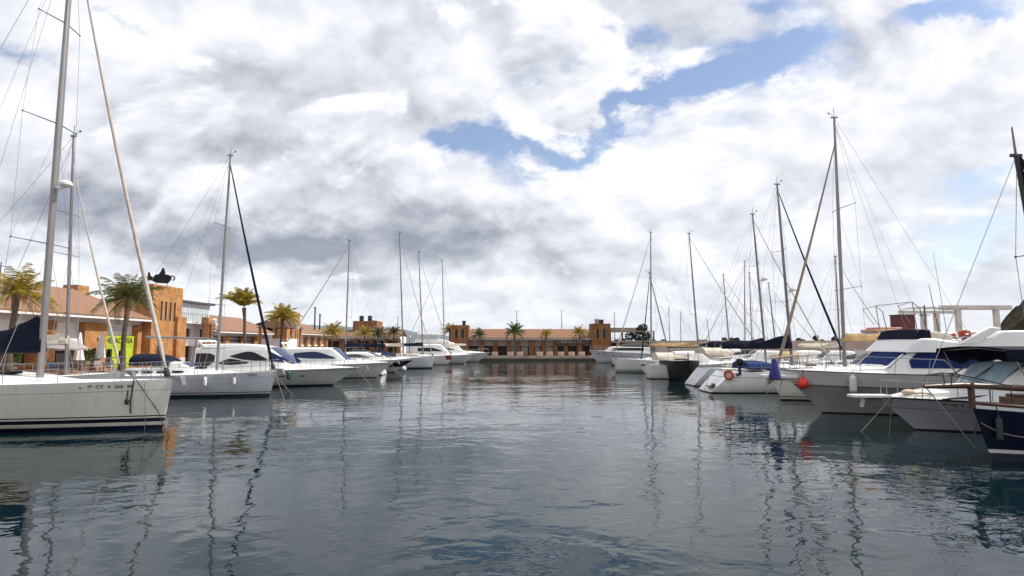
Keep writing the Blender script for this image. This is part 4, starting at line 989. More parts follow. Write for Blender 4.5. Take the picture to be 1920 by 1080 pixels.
mb = MB(); mb.tube([(xa - 1.3, 0, 3.9), (xa - 1.3, 0, 6.1)], 0.05, 6); mb.tube([(xa - 1.7, 0, 5.3), (xa - 0.8, 0, 5.3)], 0.03, 5); mb.build('aerial_mast', DARKMET, b.root)
# low motor boats filling the far right pontoons
spots = [(1385, 52, 1, 'low motor boat with a cream cover behind the lifebuoy yacht', PALECLOTH), (1530, 41, -1, 'low motor boat with a white cabin behind the crossed jibs', PALECLOTH), (1345, 57, -1, 'low motor boat with a tan cover behind the black hull', TANCLOTH),
         (1480, 56, -1, 'low motor boat with a navy cover below the dark boom cover', NAVYCLOTH), (1600, 58, 1, 'low motor boat with a cream cover below the tan boom cover', PALECLOTH), (1300, 75, -1, 'low motor boat with a navy cover, farthest along the right pontoon', NAVYCLOTH), (1430, 84, 1, 'low motor boat with a tan cover close to the breakwater', TANCLOTH)]
for px_, Y, sd, lab, cm in spots:
    b = Boat('motor_boat', lab, 'motorboat', 8.0, 2.8, 1.45, 1.2, bow=px_, Y=Y, side=sd, rake=1.2, kind='motor', group='small motor boats on the right pontoons')
    b.hull(bands_plain(), STD(WHITE), N=18); c = cruiser(b, 2.3, 5.4, 4.3, 2.2, 0.78, 0.2, GLASSD); canopy(b, 'cover', 0.6, 4.4, 1.6, 2.25, 1.1, cm, front=0.5); b.rail(4.8, 7.7, 0.5, 4, wires=1)

# lazy lines from bows and sterns into the water
FLEET = {o['label']: o for o in COL.objects if o.parent is None and o.get('category') in ('sailboat', 'motor yacht', 'motorboat', 'boat')}
def lines(key, who, L, fb, near, stern=False):
    o = next(q for l, q in FLEET.items() if key in l); W = Matrix.Translation(o.location) @ Matrix.Rotation(o.rotation_euler.z, 4, 'Z')
    x = 0.25 if stern else L - 0.5; dx = -1 if stern else 1
    for k, (ox, oy) in enumerate(((1.5, 0.5), (0.9, 1.4))):
        rope('mooring_line', ('slack' if k else 'taut') + ' mooring line running into the water from the ' + ('stern' if stern else 'bow') + ' of the ' + who, 'rope',
             [W @ Vector((x, near * 0.25, fb + 0.05)), W @ Vector((x + dx * ox, near * oy, -0.25))], 0.014, ROPE if k else ROPEG, 0.10 if k else 0.02, group='mooring lines of the ' + who)
lines('lens-shaped', 'yacht with lens windows', 13.2, 1.34, -1)
lines('second motor yacht along', 'second motor yacht', 13.0, 1.40, -1)
lines('plumb bow', 'plumb-bowed sailboat', 11.5, 1.45, -1)
lines('tan furled jib', 'tan-jibbed sailboat', 12.2, 1.4, 1)
lines('open stern', 'lifebuoy yacht', 11.2, 0.9, -1, True)
lines('navy furled jib and two', 'pale grey sailboat', 11.2, 1.46, 1)
lines('scalloped', 'awning motor cruiser', 12.0, 1.1, 1)
lines('teal waterline', 'teal-striped sailboat', 11.2, 1.5, 1)
# ================================================================== SETTING
QZ = 0.85
def slab(name, x0, x1, y0, y1, z0, z1, mats, kind='structure'):
    mb = MB(); mb.bx(x0, x1, y0, y1, z0, z1)
    o = mb.build(name, mats, None, smooth=0); return tag(o, kind=kind)
def quay(name, x0, x1, y0, y1, ztop, edges):
    """paved quay: body with a wet band at the waterline and a coping"""
    mb = MB()
    mb.bx(x0, x1, y0, y1, -3, ztop, 0)
    o = mb.build(name, PAVE, None, smooth=0); tag(o, kind='structure')
    for (a0, a1, c0, c1) in edges:
        m2 = MB(); m2.bx(a0, a1, c0, c1, -3, 0.42, 1); m2.bx(a0, a1, c0, c1, 0.422, ztop + 0.06, 0)
        q = m2.build('quay_wall', [CONC, CONCD], None, smooth=0, bevel=0.02); tag(q, kind='structure')
quay('quay', -160, -28.3, -30, 105.0, QZ, [(-28.298, -27.9, -30, 105.0)])
quay('far_quay', -160, 14.6, 105.45, 190, 0.80, [(-27.85, 14.6, 105.0, 105.44), (14.604, 15.0, 105.0, 190)])
quay('right_mole', 41, 160, 48, 175, 1.6, [(40.6, 40.996, 48, 175)])
quay('terrace_quay', 17.5, 40.4, 112, 175, 0.9, [(17.5, 40.4, 111.6, 111.996)])
# pontoons on the right
def pontoon(x0, x1, y0, y1, z=0.55):
    mb = MB(); mb.bx(x0, x1, y0, y1, 0.15, z); n = int((y1 - y0) / 6)
    o = mb.build('pontoon', PLANK, None, smooth=0, bevel=0.03); tag(o, kind='structure')
pontoon(26.2, 28.6, -5, 106); 
# breakwater
mb = MB(); mb.prism([(0, -3), (0, 3.1), (0.4, 3.1), (0.4, 3.65), (1.0, 3.65), (1.2, 2.6), (4, 2.4), (4, -3)], 20.0, 130, 'x'); o = mb.build('breakwater_wall', mat('pale_breakwater', (0.45, 0.38, 0.32), 0.9, var=0.25, scale=0.35, bump=0.3, bscale=2), None, smooth=0)
o.location = (0, 113, 0); tag(o, 'long pale breakwater wall closing the harbour behind the right row of boats', 'wall')
mb = MB(); rr = random.Random(5)
for i in range(70):
    if rr.random() < 0.45: continue
    x = 20.5 + i * 1.5 + rr.uniform(-0.5, 0.5); h = rr.choice((0.2, 0.35, 0.6, 0.95)) * rr.uniform(0.7, 1.2)
    k0 = len(mb.v); mb.ball((x, 116.2 + rr.uniform(-0.5, 0.8), 3.65 + h * 0.4), 0.6, n=7, h=5, sc=(1, 1, h * 1.1))
    for q in range(k0, len(mb.v)):
        p = mb.v[q]; mb.v[q] = (p[0] + rr.uniform(-.12, .12), p[1] + rr.uniform(-.12, .12), p[2] + rr.uniform(-.1, .1))
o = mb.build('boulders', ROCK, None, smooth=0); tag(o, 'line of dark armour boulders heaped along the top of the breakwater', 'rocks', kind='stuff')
# dark rocky hillside at the far right
def hillside(name, fn, nu, nv, m):
    mb = MB(); mb.grid(fn, nu, nv); o = mb.build(name, m, None, smooth=0, fix=False); return tag(o, kind='structure')
from mathutils import noise as NZ
def hs(u, v):
    y = 66 + v * 40; x = 52.5 + (y - 66) * 0.9 + u * 60
    base = 9.5 * (1 - math.exp(-u * 13)) + u * 9; n = NZ.fractal(Vector((x * 0.16, y * 0.16, 3.1)), 0.75, 2.0, 7) * 2.0 * (0.3 + min(1, u * 6))
    return (x, y, 1.55 + (base + n) * (0.55 + 0.45 * min(1, v * 5)) * (1 if v > 0 else 0.2))
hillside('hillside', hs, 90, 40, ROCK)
# far hills
def fh(u, v):
    x = -5200 + u * 4900; y = 5200 + v * 900
    env = math.sin(math.pi * min(1, max(0, v * 1.0))) * (1 if u < 0.80 else max(0, 1 - ((u - 0.80) / 0.2) ** 1.5))
    n = NZ.fractal(Vector((x * 0.0011, y * 0.0013, 7.7)), 1.0, 2.0, 6)
    return (x, y, -2 + env * (175 + 110 * n))
hillside('hills', fh, 120, 14, mat('distant_hills', (0.03, 0.05, 0.075), 1.0, var=0.4, scale=0.004))

# ------------------------------------------------------------------ water
def water_surface():
    mb = MB()
    mb.bx(-1, 1, -1, 1, -1, 1)
    me = bpy.data.meshes.new('water')
    S = 6200
    me.from_pydata([(-S, -400, 0), (4900, -400, 0), (4900, 6500, 0), (-S, 6500, 0)], [], [(0, 1, 2, 3)])
    o = bpy.data.objects.new('water', me); COL.objects.link(o); tag(o, kind='structure')
    m = bpy.data.materials.new('harbour_water'); m.use_nodes = True; nt = m.node_tree; b = nt.nodes['Principled BSDF']
    b.inputs['Base Color'].default_value = (0.0012, 0.0095, 0.013, 1); b.inputs['Roughness'].default_value = 0.025; b.inputs['IOR'].default_value = 1.333
    N = nt.nodes.new; Lk = nt.links.new
    geo = N('ShaderNodeNewGeometry')
    def noise(scale, sx, sy, det, rough=0.5, dist=0.0, rot=0.0):
        mp = N('ShaderNodeMapping'); mp.inputs['Scale'].default_value = (sx, sy, 1); mp.inputs['Rotation'].default_value = (0, 0, rot); Lk(geo.outputs['Position'], mp.inputs[0])
        n = N('ShaderNodeTexNoise'); n.inputs['Scale'].default_value = scale; n.inputs['Detail'].default_value = det; n.inputs['Roughness'].default_value = rough; n.inputs['Distortion'].default_value = dist
        Lk(mp.outputs[0], n.inputs['Vector']); return n.outputs['Fac']
    def M(op, a, b_=None, c=None):
        q = N('ShaderNodeMath'); q.operation = op
        for i, v in enumerate((a, b_, c)):
            if v is None: continue
            if isinstance(v, (int, float)): q.inputs[i].default_value = v
            else: Lk(v, q.inputs[i])
        return q.outputs[0]
    A = noise(0.42, 0.8, 1.0, 2, 0.5, 0.3, 0.25)          # swell-like
    Bn = noise(1.5, 0.75, 1.0, 2, 0.5, 0.5, -0.3)          # ripples
    Cn = noise(3.6, 0.8, 1.0, 2, 0.55, 0.4, 0.1)          # fine
    patch = noise(0.055, 1, 1.6, 3, 0.55)                    # calmer and rougher areas
    pr = N('ShaderNodeMapRange'); pr.inputs[1].default_value = 0.38; pr.inputs[2].default_value = 0.62; pr.inputs[3].default_value = 0.30; pr.inputs[4].default_value = 1.45; Lk(patch, pr.inputs[0])
    h = M('ADD', M('MULTIPLY', A, WAVE[0]), M('ADD', M('MULTIPLY', Bn, WAVE[1]), M('MULTIPLY', Cn, WAVE[2])))
    h = M('MULTIPLY', h, pr.outputs[0])
    # rings spreading where something broke the surface in front of the quay
    sp = N('ShaderNodeSeparateXYZ'); Lk(geo.outputs['Position'], sp.inputs[0])
    c = at(930, 1000, 7.6); 
    dx = M('SUBTRACT', sp.outputs[0], -0.15); dy = M('SUBTRACT', sp.outputs[1], 6.6)
    d2 = M('SQRT', M('ADD', M('MULTIPLY', dx, dx), M('MULTIPLY', dy, dy)))
    wob = M('MULTIPLY', noise(1.6, 1, 1, 3), 0.9)
    ring = M('MULTIPLY', M('SINE', M('MULTIPLY', M('ADD', d2, wob), 8.5)), M('POWER', 2.718, M('MULTIPLY', M('MULTIPLY', d2, d2), -0.45)))
    h = M('ADD', h, M('MULTIPLY', ring, 0.011))
    bp = N('ShaderNodeBump'); bp.inputs['Strength'].default_value = 1.0; bp.inputs['Distance'].default_value = 1.0
    Lk(h, bp.inputs['Height']); Lk(bp.outputs[0], b.inputs['Normal'])
    me.materials.append(m)
WAVE = (0.042, 0.020, 0.0055)
water_surface()

# ================================================================== BUILDINGS
def facade_cells(mb, x0, x1, z0, z1, y0, y1, ops, m=0):
    """wall slab between y0 and y1 with rectangular openings (ax0, ax1, az0, az1)"""
    xs = sorted(set([x0, x1] + [q for o in ops for q in o[:2]])); zs = sorted(set([z0, z1] + [q for o in ops for q in o[2:4]]))
    for i in range(len(xs) - 1):
        for j in range(len(zs) - 1):
            cx, cz = (xs[i] + xs[i + 1]) / 2, (zs[j] + zs[j + 1]) / 2
            if any(o[0] < cx < o[1] and o[2] < cz < o[3] for o in ops): continue
            mb.bx(xs[i], xs[i + 1], y0, y1, zs[j], zs[j + 1], m)

def gable_roof(mb, x0, x1, y0, ym, y1, ze, zr, t=0.16, hip0=0.0, hip1=0.0):
    a = [(x0, y0, ze), (x1, y0, ze), (x1 - hip1, ym, zr), (x0 + hip0, ym, zr), (x1, y1, ze), (x0, y1, ze)]
    lo = [(p[0], p[1], p[2] - t) for p in a]
    mb.add(a + lo, [(0, 1, 2, 3), (3, 2, 4, 5), (6, 9, 8, 7), (9, 11, 10, 8), (0, 6, 7, 1), (5, 4, 10, 11), (0, 3, 9, 6), (3, 5, 11, 9), (1, 7, 8, 2), (2, 8, 10, 4)])

def arcade(name, label, loc, rz, L, eave, ridge, pillars, D=9.0, stone=STONE, tile=TILE, hip=(0, 0), zq=QZ, trim=PLASTER, glass=DARKROOM, upper=1.55, panels=True, ov=0.9):
    """single storey row of shops: stone pillars in front of recessed shop fronts under a tiled roof (local -y faces the water)"""
    o = thing(name, label, 'building', (loc[0], loc[1], zq), rz)
    E = eave - zq; Rr = ridge - zq
    mb = MB(); mb.bx(0, L, 1.25, D, 0, E - 0.02); mb.build('wall', trim, o, smooth=0)
    for (a, c) in pillars:
        mb = MB(); mb.bx(a, c, 0.0, 1.249, 0, E - 0.62); mb.bx(a - 0.05, c + 0.05, -0.05, 1.248, 0, 0.25); mb.build('pillar', stone, o, smooth=0, bevel=0.02)
    mb = MB(); mb.bx(0, L, 0.15, 1.248, E - 0.615, E - 0.12); mb.build('frieze', trim, o, smooth=0)
    mb = MB(); mb.bx(0, L, -ov + 0.02, -ov + 0.14, E - 0.30, E - 0.08); gt = mb.build('gutter', SIGNW, o, smooth=0, bevel=0.03)
    mb = MB(); mb.bx(0, L, -ov + 0.10, 0.148, E - 0.20, E - 0.10); mb.build('soffit', GREYPL, o, smooth=0)
    mb = MB(); gable_roof(mb, -0.1, L + 0.1, -ov, D * 0.5, D + ov, E + 0.02, Rr, 0.13, *hip); mb.build('roof', tile, o, smooth=0)
    mb = MB(); mb.bx(0, L, -ov + 0.005, -ov + 0.10, E - 0.095, E + 0.0); mb.build('fascia', DARKMET, gt, smooth=0)
    bays = [(pillars[i][1], pillars[i + 1][0]) for i in range(len(pillars) - 1)]
    for i, (a, c) in enumerate(bays):
        if c - a < 0.6: continue
        top = E - 0.63
        if panels:
            mb = MB(); mb.bx(a + 0.02, c - 0.02, 0.55, 0.75, top - upper, top); mb.bx(a + 0.02, c - 0.02, 0.40, 0.80, top - upper - 0.14, top - upper - 0.002)
            mb.build('sign_panel', SIGNW if trim is PLASTER else trim, o, smooth=0)
        zt = top - (upper + 0.16 if panels else 0.3)
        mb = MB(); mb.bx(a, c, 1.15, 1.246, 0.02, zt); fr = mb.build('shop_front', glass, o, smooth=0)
        mb = MB(); n = max(2, int((c - a) / 1.1))
        for k in range(n + 1):
            x = lerp(a + 0.04, c - 0.04, k / n); mb.bx(x - 0.035, x + 0.035, 1.08, 1.148, 0.02, zt - 0.01)
        mb.bx(a, c, 1.085, 1.146, zt - 0.55, zt - 0.48); mb.build('mullion', DARKMET, fr, smooth=0)
    return o, bays, E

def slit_tower(name, label, loc, rz, w, d, h, slits, stone, zq=QZ, sz=(0.5, 0.8), cap=True, base=None):
    """square stone tower; slits = number of tall slit windows in the front and side faces"""
    o = thing(name, label, 'tower', (loc[0], loc[1], zq), rz)
    z0, z1 = h * sz[0], h * sz[1]
    mb = MB(); sw = w * 0.52 / (slits * 2 - 1) if slits else 0
    ops = [(w * 0.24 + k * 2 * sw, w * 0.24 + (k * 2 + 1) * sw, z0, z1) for k in range(slits)]
    facade_cells(mb, 0, w, 0, h, 0, 0.45, ops); mb.bx(0, w, 0.45, d, 0, h - 0.4)
    mb.bx(0, 0.3, 0.45, d, h - 0.4, h); mb.bx(w - 0.3, w, 0.45, d, h - 0.4, h); mb.bx(0.3, w - 0.3, d - 0.3, d, h - 0.4, h)
    mb.build('wall', stone, o, smooth=0)
    for a, c, p, q in ops:
        mb = MB(); mb.bx(a, c, 0.38, 0.449, p, q); mb.build('window', GLASSD, o, smooth=0)
        mb = MB(); mb.bx(a - 0.06, a - 0.003, -0.05, -0.003, p - 0.06, q + 0.05); mb.bx(c + 0.003, c + 0.06, -0.05, -0.003, p - 0.06, q + 0.05); mb.build('window_trim', mat('pale_stone', (0.55, 0.36, 0.22), 0.85), o, smooth=0)
    if base:
        for k, (a, c, dd, hh) in enumerate(base):
            mb = MB(); mb.bx(a, c, dd, -0.003, 0, hh); mb.build('buttress', stone, o, smooth=0, bevel=0.03)
    return o

LZ = R(90)
# first row of shops, left
P1 = [(0, 1.0), (5.5, 7.0), (11.5, 13.0), (18.6, 20.4), (24.9, 26.5), (29.6, 32.3), (36.6, 37.3)]
o, bays, E = arcade('shop_row', 'long row of shops with pinkish tiled roof and orange stone pillars, behind the cream yacht', (-36, 20.0), LZ, 37.3, 5.45, 8.05, P1, hip=(0, 3.5))
shop = o
# lime green shop front between the last pillars
a, c = 32.3, 36.6
mb = MB(); mb.bx(a + 0.05, c - 0.05, 0.70, 0.95, 0.02, 2.3)
mb2 = MB(); mb2.bx(a + 0.03, c - 0.03, 0.30, 0.538, 1.95, 2.95); gp = mb2.build('green_sign', LIME, o, smooth=0, bevel=0.02)
mb = MB(); facade_cells(mb, a + 0.05, c - 0.05, 0.02, 1.94, 0.32, 0.5, [(a + 0.5, a + 1.3, 0.02, 1.7), (a + 2.2, a + 3.2, 0.85, 1.55)]); mb.build('green_front', LIME, o, smooth=0)
TXL = Matrix.Rotation(R(90), 4, 'X')
text_mesh('lettering', 'HELADERIA', 0.72, LETTER, gp, Matrix.Translation((lerp(a, c, 0.5), 0.285, 2.44)) @ TXL, 0.012, 1.02)
mb = MB(); mb.bx(a + 0.05, c - 0.05, 0.53, 0.548, 3.05, 3.9); sp_ = mb.build('upper_sign', SIGNW, o, smooth=0)
for k, (q, w_) in enumerate(((0.25, 1.2), (0.62, 1.8))):
    mb = MB(); mb.bx(lerp(a, c, q) - w_ / 2, lerp(a, c, q) + w_ / 2, 0.51, 0.528, 3.3, 3.75); mb.build('menu_board', mat('pale_blue_panel', (0.42, 0.52, 0.58), 0.5), sp_, smooth=0)
for a_ in (20.0, 31.2):
    mb = MB(); mb.ball((a_, -0.12, 2.7), 0.14); mb.bx(a_ - 0.05, a_ + 0.05, -0.12, -0.003, 2.55, 2.85); mb.build('wall_lamp', FENDERW, o)
mb = MB(); mb.bx(35.4, 36.9, 5.2, 6.6, 4.5, 7.75); mb.build('chimney', STONE, o, smooth=0)
mb = MB(); mb.tube([(26.0, 4.4, 7.0), (26.0, 4.4, 8.6)], 0.04, 6); mb.tube([(24.5, 4.4, 8.3), (26.6, 4.4, 8.3)], 0.03, 5); mb.build('aerial', DARKMET, o)
# first tower with the black sign
tw = slit_tower('stone_tower', 'orange stone tower with four slit windows carrying a black teapot-shaped sign', (-35.2, 57.35), LZ, 5.2, 3.8, 8.05, 4, STONE, sz=(0.56, 0.80), base=[(3.9, 5.6, -0.35, 5.0)])
mb = MB(); facade_cells(mb, 0.9, 2.1, 0.0, 2.1, -0.06, -0.003, [(1.0, 2.0, 0.0, 2.0)]); mb.build('door_frame', STONE, tw, smooth=0)
mb = MB(); mb.bx(1.0, 2.0, -0.04, -0.004, 0.0, 2.0); mb.build('door', DARKROOM, tw, smooth=0)
o = thing('teapot_sign', 'black teapot-shaped sign on two posts above the first stone tower', 'sign', (-36.6, 61.0, QZ + 8.05), R(33)); o.scale = (0.68, 0.68, 0.68)
pot = [(-1.05, 0.75), (-0.9, 0.75), (-0.75, 0.62), (0.75, 0.62), (0.95, 0.8), (1.15, 1.1), (1.3, 1.45), (1.25, 1.75), (0.9, 1.95), (0.55, 2.02), (0.30, 2.08), (0.42, 2.25), (0.34, 2.5), (0.22, 2.62), (0.30, 2.85), (0.12, 3.0), (-0.02, 2.92), (-0.12, 2.98), (-0.16, 2.7), (-0.26, 2.4), (-0.40, 2.2), (-0.42, 2.05), (-0.85, 1.9), (-1.05, 1.7), (-1.2, 1.5), (-1.45, 1.62), (-1.62, 2.0), (-1.58, 2.18), (-1.85, 2.2), (-1.95, 2.0), (-1.85, 1.6), (-1.95, 1.35), (-1.7, 1.0), (-1.3, 0.95)]
mb = MB(); mb.prism(pot, -0.09, 0.09, 'y'); mb.build('sign_plate', BLACKP, o, smooth=0, bevel=0.02)
mb = MB(); mb.tube([(1.25 + 0.42 * math.cos(t), 0, 1.5 + 0.36 * math.sin(t)) for t in [-1.3 + k * 0.33 for k in range(10)]], 0.10, 8); mb.build('handle', BLACKP, o)
for x in (-0.8, 0.7):
    mb = MB(); mb.tube([(x, 0, -0.02), (x, 0, 0.7)], 0.06, 6); mb.build('post', DARKMET, o)
for k, (w_, z) in enumerate(((0.75, 1.62), (0.9, 1.28), (0.7, 0.98))):
    pass
# white modern block after the tower
o = thing('white_building', 'white building with glazed upper floor and dark roof edge beside the first tower', 'building', (-36.2, 63.0, QZ), LZ)
mb = MB(); facade_cells(mb, 0, 8.0, 0, 4.4, 0, 0.3, [(0.8, 3.4, 2.7, 3.9), (0.6, 3.6, 0, 1.9), (5.2, 7.4, 0, 1.9), (5.2, 7.4, 2.7, 3.9)]); mb.bx(0, 8.0, 0.9, 9, 0, 4.4); mb.build('wall', PLASTER, o, smooth=0)
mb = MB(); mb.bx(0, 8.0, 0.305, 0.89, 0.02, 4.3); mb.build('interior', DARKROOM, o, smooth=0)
mb = MB(); mb.bx(0, 8.0, 0.4, 9, 4.42, 6.75); mb.build('upper_storey', SIGNW, o, smooth=0)
mb = MB(); mb.bx(0.3, 7.7, 0.35, 0.397, 4.7, 6.4); gl = mb.build('window', mat('pale_sky_glass', (0.45, 0.50, 0.54), 0.15, spec=0.6), o, smooth=0)
mb = MB()
for k in range(8): mb.bx(0.3 + k - 0.03, 0.3 + k + 0.03, 0.29, 0.348, 4.7, 6.4)
mb.build('mullion', SIGNW, gl, smooth=0)
mb = MB(); mb.bx(-0.2, 8.3, -0.1, 9.3, 6.76, 6.98); mb.build('roof', mat('slate_edge', (0.05, 0.06, 0.065), 0.6), o, smooth=0)
mb = MB(); mb.bx(-0.1, 8.2, -0.9, 0.39, 4.405, 4.62); bal = mb.build('balcony', PLASTER, o, smooth=0)
mb = MB()
for k in range(21): mb.tube([(0.0 + 0.4 * k, -0.8, 4.62), (0.0 + 0.4 * k, -0.8, 5.5)], 0.018, 5)
mb.tube([(-0.05, -0.8, 5.5), (8.1, -0.8, 5.5)], 0.03, 6); mb.build('railing', STEEL, bal)
mb = MB(); mb.bx(0.75, 3.45, -0.5, -0.01, 1.95, 2.7); mb.build('awning_panel', SIGNW, o, smooth=0)
mb = MB(); mb.bx(3.9, 4.9, -1.3, -0.92, 0, 5.0); mb.bx(5.3, 5.6, -1.3, -0.92, 0, 4.3); mb.bx(3.7, 5.8, -1.45, -0.91, 4.35, 5.2); mb.build('pillar', STONE, o, smooth=0, bevel=0.02)
# second row, second tower, third row
P2 = [(0, 0.9), (4.0, 5.0), (8.5, 9.5), (12.6, 13.6), (16.5, 17.6)]
o, _, _ = arcade('shop_row', 'row of shops with low tiled roof between the white building and the second tower', (-37.5, 73.2), LZ, 17.6, 4.7, 7.0, P2)
mb = MB(); mb.bx(2, 12, 0.2, 0.5, 2.5, 2.7); mb.bx(2, 12, 0.2, 0.5, 3.0, 3.1); mb.build('pergola_beam', DARKMET, o, smooth=0)
o = thing('kiosk', 'dark brown pyramid-roofed kiosk beside the second tower', 'kiosk', (-33.2, 82.5, QZ), LZ)
mb = MB(); mb.add([(-1.2, -2.2, 4.4), (5.2, -2.2, 4.4), (5.2, 2.2, 4.4), (-1.2, 2.2, 4.4), (1.0, 0, 6.2), (3.0, 0, 6.2)], [(0, 1, 5, 4), (1, 2, 5), (2, 3, 4, 5), (3, 0, 4), (3, 2, 1, 0)]); mb.build('roof', mat('dark_brown_roof', (0.085, 0.035, 0.022), 0.85, var=0.3), o, smooth=0)
mb = MB()
for x in (-0.8, 4.8):
    for y in (-1.8, 1.8): mb.bx(x - 0.15, x + 0.15, y - 0.15, y + 0.15, 0, 4.38)
mb.build('post', STONE, o, smooth=0); mb = MB(); mb.bx(-0.6, 4.6, -1.6, 1.6, 0, 2.9); mb.build('wall', PLASTER, o, smooth=0)
slit_tower('stone_tower', 'second orange stone tower with vertical slits beside two palms, middle of the left bank', (-35.2, 90.9), LZ, 6.6, 1.8, 7.3, 4, STONE, sz=(0.35, 0.82), base=[(0.0, 0.9, -0.5, 6.2), (2.4, 3.0, -0.4, 5.6)])
P3 = [(0, 0.9), (3.6, 4.5), (7.2, 8.1), (10.8, 11.7), (14.4, 15.3), (18.2, 19)]
arcade('shop_row', 'row of shops with brown tiled roof right of the second tower', (-36.5, 97.6), LZ, 19.0, 4.9, 6.9, P3)
# building across the far left corner
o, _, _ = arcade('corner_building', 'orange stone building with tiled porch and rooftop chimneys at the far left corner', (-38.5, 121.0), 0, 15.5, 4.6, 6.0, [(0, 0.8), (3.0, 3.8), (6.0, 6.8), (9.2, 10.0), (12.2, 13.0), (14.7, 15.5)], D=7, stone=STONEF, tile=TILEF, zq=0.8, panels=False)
mb = MB(); mb.bx(5.2, 10.2, 2.0, 7.5, 4.0, 7.0); mb.bx(9.0, 9.6, 2.0, 7.5, 7.0, 7.15); mb.build('upper_block', STONEF, o, smooth=0)
for x in (6.0, 7.8):
    mb = MB(); mb.bx(x, x + 0.75, 4, 4.9, 7.0, 8.2); mb.build('chimney', DARKMET, o, smooth=0)
# far building facing the camera
PF = [(0.0, 0.7), (2.75, 3.65), (5.4, 6.2), (8.0, 8.7), (9.9, 10.5), (12.3, 13.2), (14.6, 15.3), (17.0, 17.7), (18.8, 19.6), (21.3, 22.4), (23.8, 24.4)]
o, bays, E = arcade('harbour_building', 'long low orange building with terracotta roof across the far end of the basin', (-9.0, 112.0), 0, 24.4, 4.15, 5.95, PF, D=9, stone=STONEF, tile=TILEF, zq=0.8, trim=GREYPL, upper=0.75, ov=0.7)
mb = MB(); mb.bx(17.2, 23.6, -0.78, -0.71, E - 1.15, E - 0.35); sb = mb.build('sign_board', mat('brown_board', (0.09, 0.05, 0.035), 0.7), o, smooth=0)
text_mesh('lettering', 'E M A L L I S', 0.72, LETTERW, sb, Matrix.Translation((20.2, -0.79, E - 0.76)) @ TXL, 0.01, 1.0)
for a_, c_ in ((8.8, 9.8), (10.7, 12.1), (13.4, 14.4), (15.5, 16.9)):
    mb = MB(); mb.bx(a_, c_, 0.9, 1.0, 0.1, 1.75); mb.build('pale_shutter', mat('pale_shutter', (0.36, 0.34, 0.29), 0.7), o, smooth=0)
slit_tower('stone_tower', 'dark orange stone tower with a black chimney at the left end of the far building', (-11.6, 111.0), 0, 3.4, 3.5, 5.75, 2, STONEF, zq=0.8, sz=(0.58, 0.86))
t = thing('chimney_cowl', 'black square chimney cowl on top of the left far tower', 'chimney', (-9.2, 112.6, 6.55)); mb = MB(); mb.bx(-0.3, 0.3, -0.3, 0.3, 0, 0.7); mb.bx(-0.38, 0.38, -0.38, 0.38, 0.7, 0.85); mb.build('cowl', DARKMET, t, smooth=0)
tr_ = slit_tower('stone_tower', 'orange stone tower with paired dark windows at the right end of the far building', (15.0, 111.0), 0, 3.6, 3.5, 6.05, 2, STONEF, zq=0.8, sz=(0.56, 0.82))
mb = MB(); mb.bx(0.9, 1.6, 1.2, 2.2, 5.66, 6.95); mb.build('chimney', CONC, tr_, smooth=0); mb = MB(); mb.bx(1.7, 2.5, 1.2, 2.2, 5.66, 6.85); mb.build('chimney', DARKMET, tr_, smooth=0)
# terrace structure right of the far tower
o = thing('terrace_building', 'two-storey concrete terrace frame with open upper deck right of the far tower', 'building', (18.7, 112.4, 0.9))
mb = MB(); mb.bx(0, 8.6, 0, 5, 2.35, 2.75); mb.bx(0, 5.0, 0.02, 5, 4.4, 5.2); mb.bx(5.003, 8.6, 0.02, 0.3, 4.45, 4.62); mb.build('slab', CONC, o, smooth=0)
mb = MB()
for x in (0.1, 2.4, 5.0, 7.4, 8.4): mb.bx(x - 0.14, x + 0.14, 0.1, 0.4, 2.752, 4.40); mb.bx(x - 0.2, x + 0.2, 0.2, 0.5, 0, 2.348)
mb.build('pillar', DARKMET, o, smooth=0)
mb = MB(); mb.bx(0, 8.6, 0.9, 5, 0, 2.34); mb.build('wall', DARKROOM, o, smooth=0); mb = MB(); mb.bx(5.0, 6.6, 0.55, 0.898, 0.2, 2.3); mb.build('stone_panel', STONEF, o, smooth=0)
mb = MB(); mb.bx(0, 8.6, 0.04, 0.09, 3.2, 3.26); mb.bx(0, 8.6, 0.04, 0.09, 2.95, 2.99); mb.build('railing', DARKMET, o, smooth=0)
# pergola on the right mole
o = thing('pergola', 'weathered white concrete pergola on the right mole above the flybridge yachts', 'pergola', (43.0, 63.0, 1.6))
mb = MB(); mb.bx(3.0, 10.6, -0.25, 0.25, 5.05, 5.55); mb.bx(-0.2, 6.3, 1.65, 2.05, 4.75, 5.1); mb.bx(-0.4, 3.2, -1.45, -1.05, 4.6, 4.9); mb.build('beam', mat('weathered_white', (0.62, 0.60, 0.56), 0.8, var=0.3, scale=0.9), o, smooth=0, bevel=0.03)
for x, y, hh in ((0.3, -1.25, 4.6), (3.9, 1.85, 4.75), (4.9, 0, 5.05), (9.0, 0, 5.05)):
    mb = MB(); mb.bx(x - 0.25, x + 0.25, y - 0.2, y + 0.2, 0, hh - 0.003); mb.build('column', MATS['weathered_white'], o, smooth=0, bevel=0.03)
mb = MB()
for k in range(5): mb.bx(0.2 + k * 1.2, 0.35 + k * 1.2, -1.4, 2.0, 5.205, 5.32)
mb.build('slat', MATS['weathered_white'], o, smooth=0)

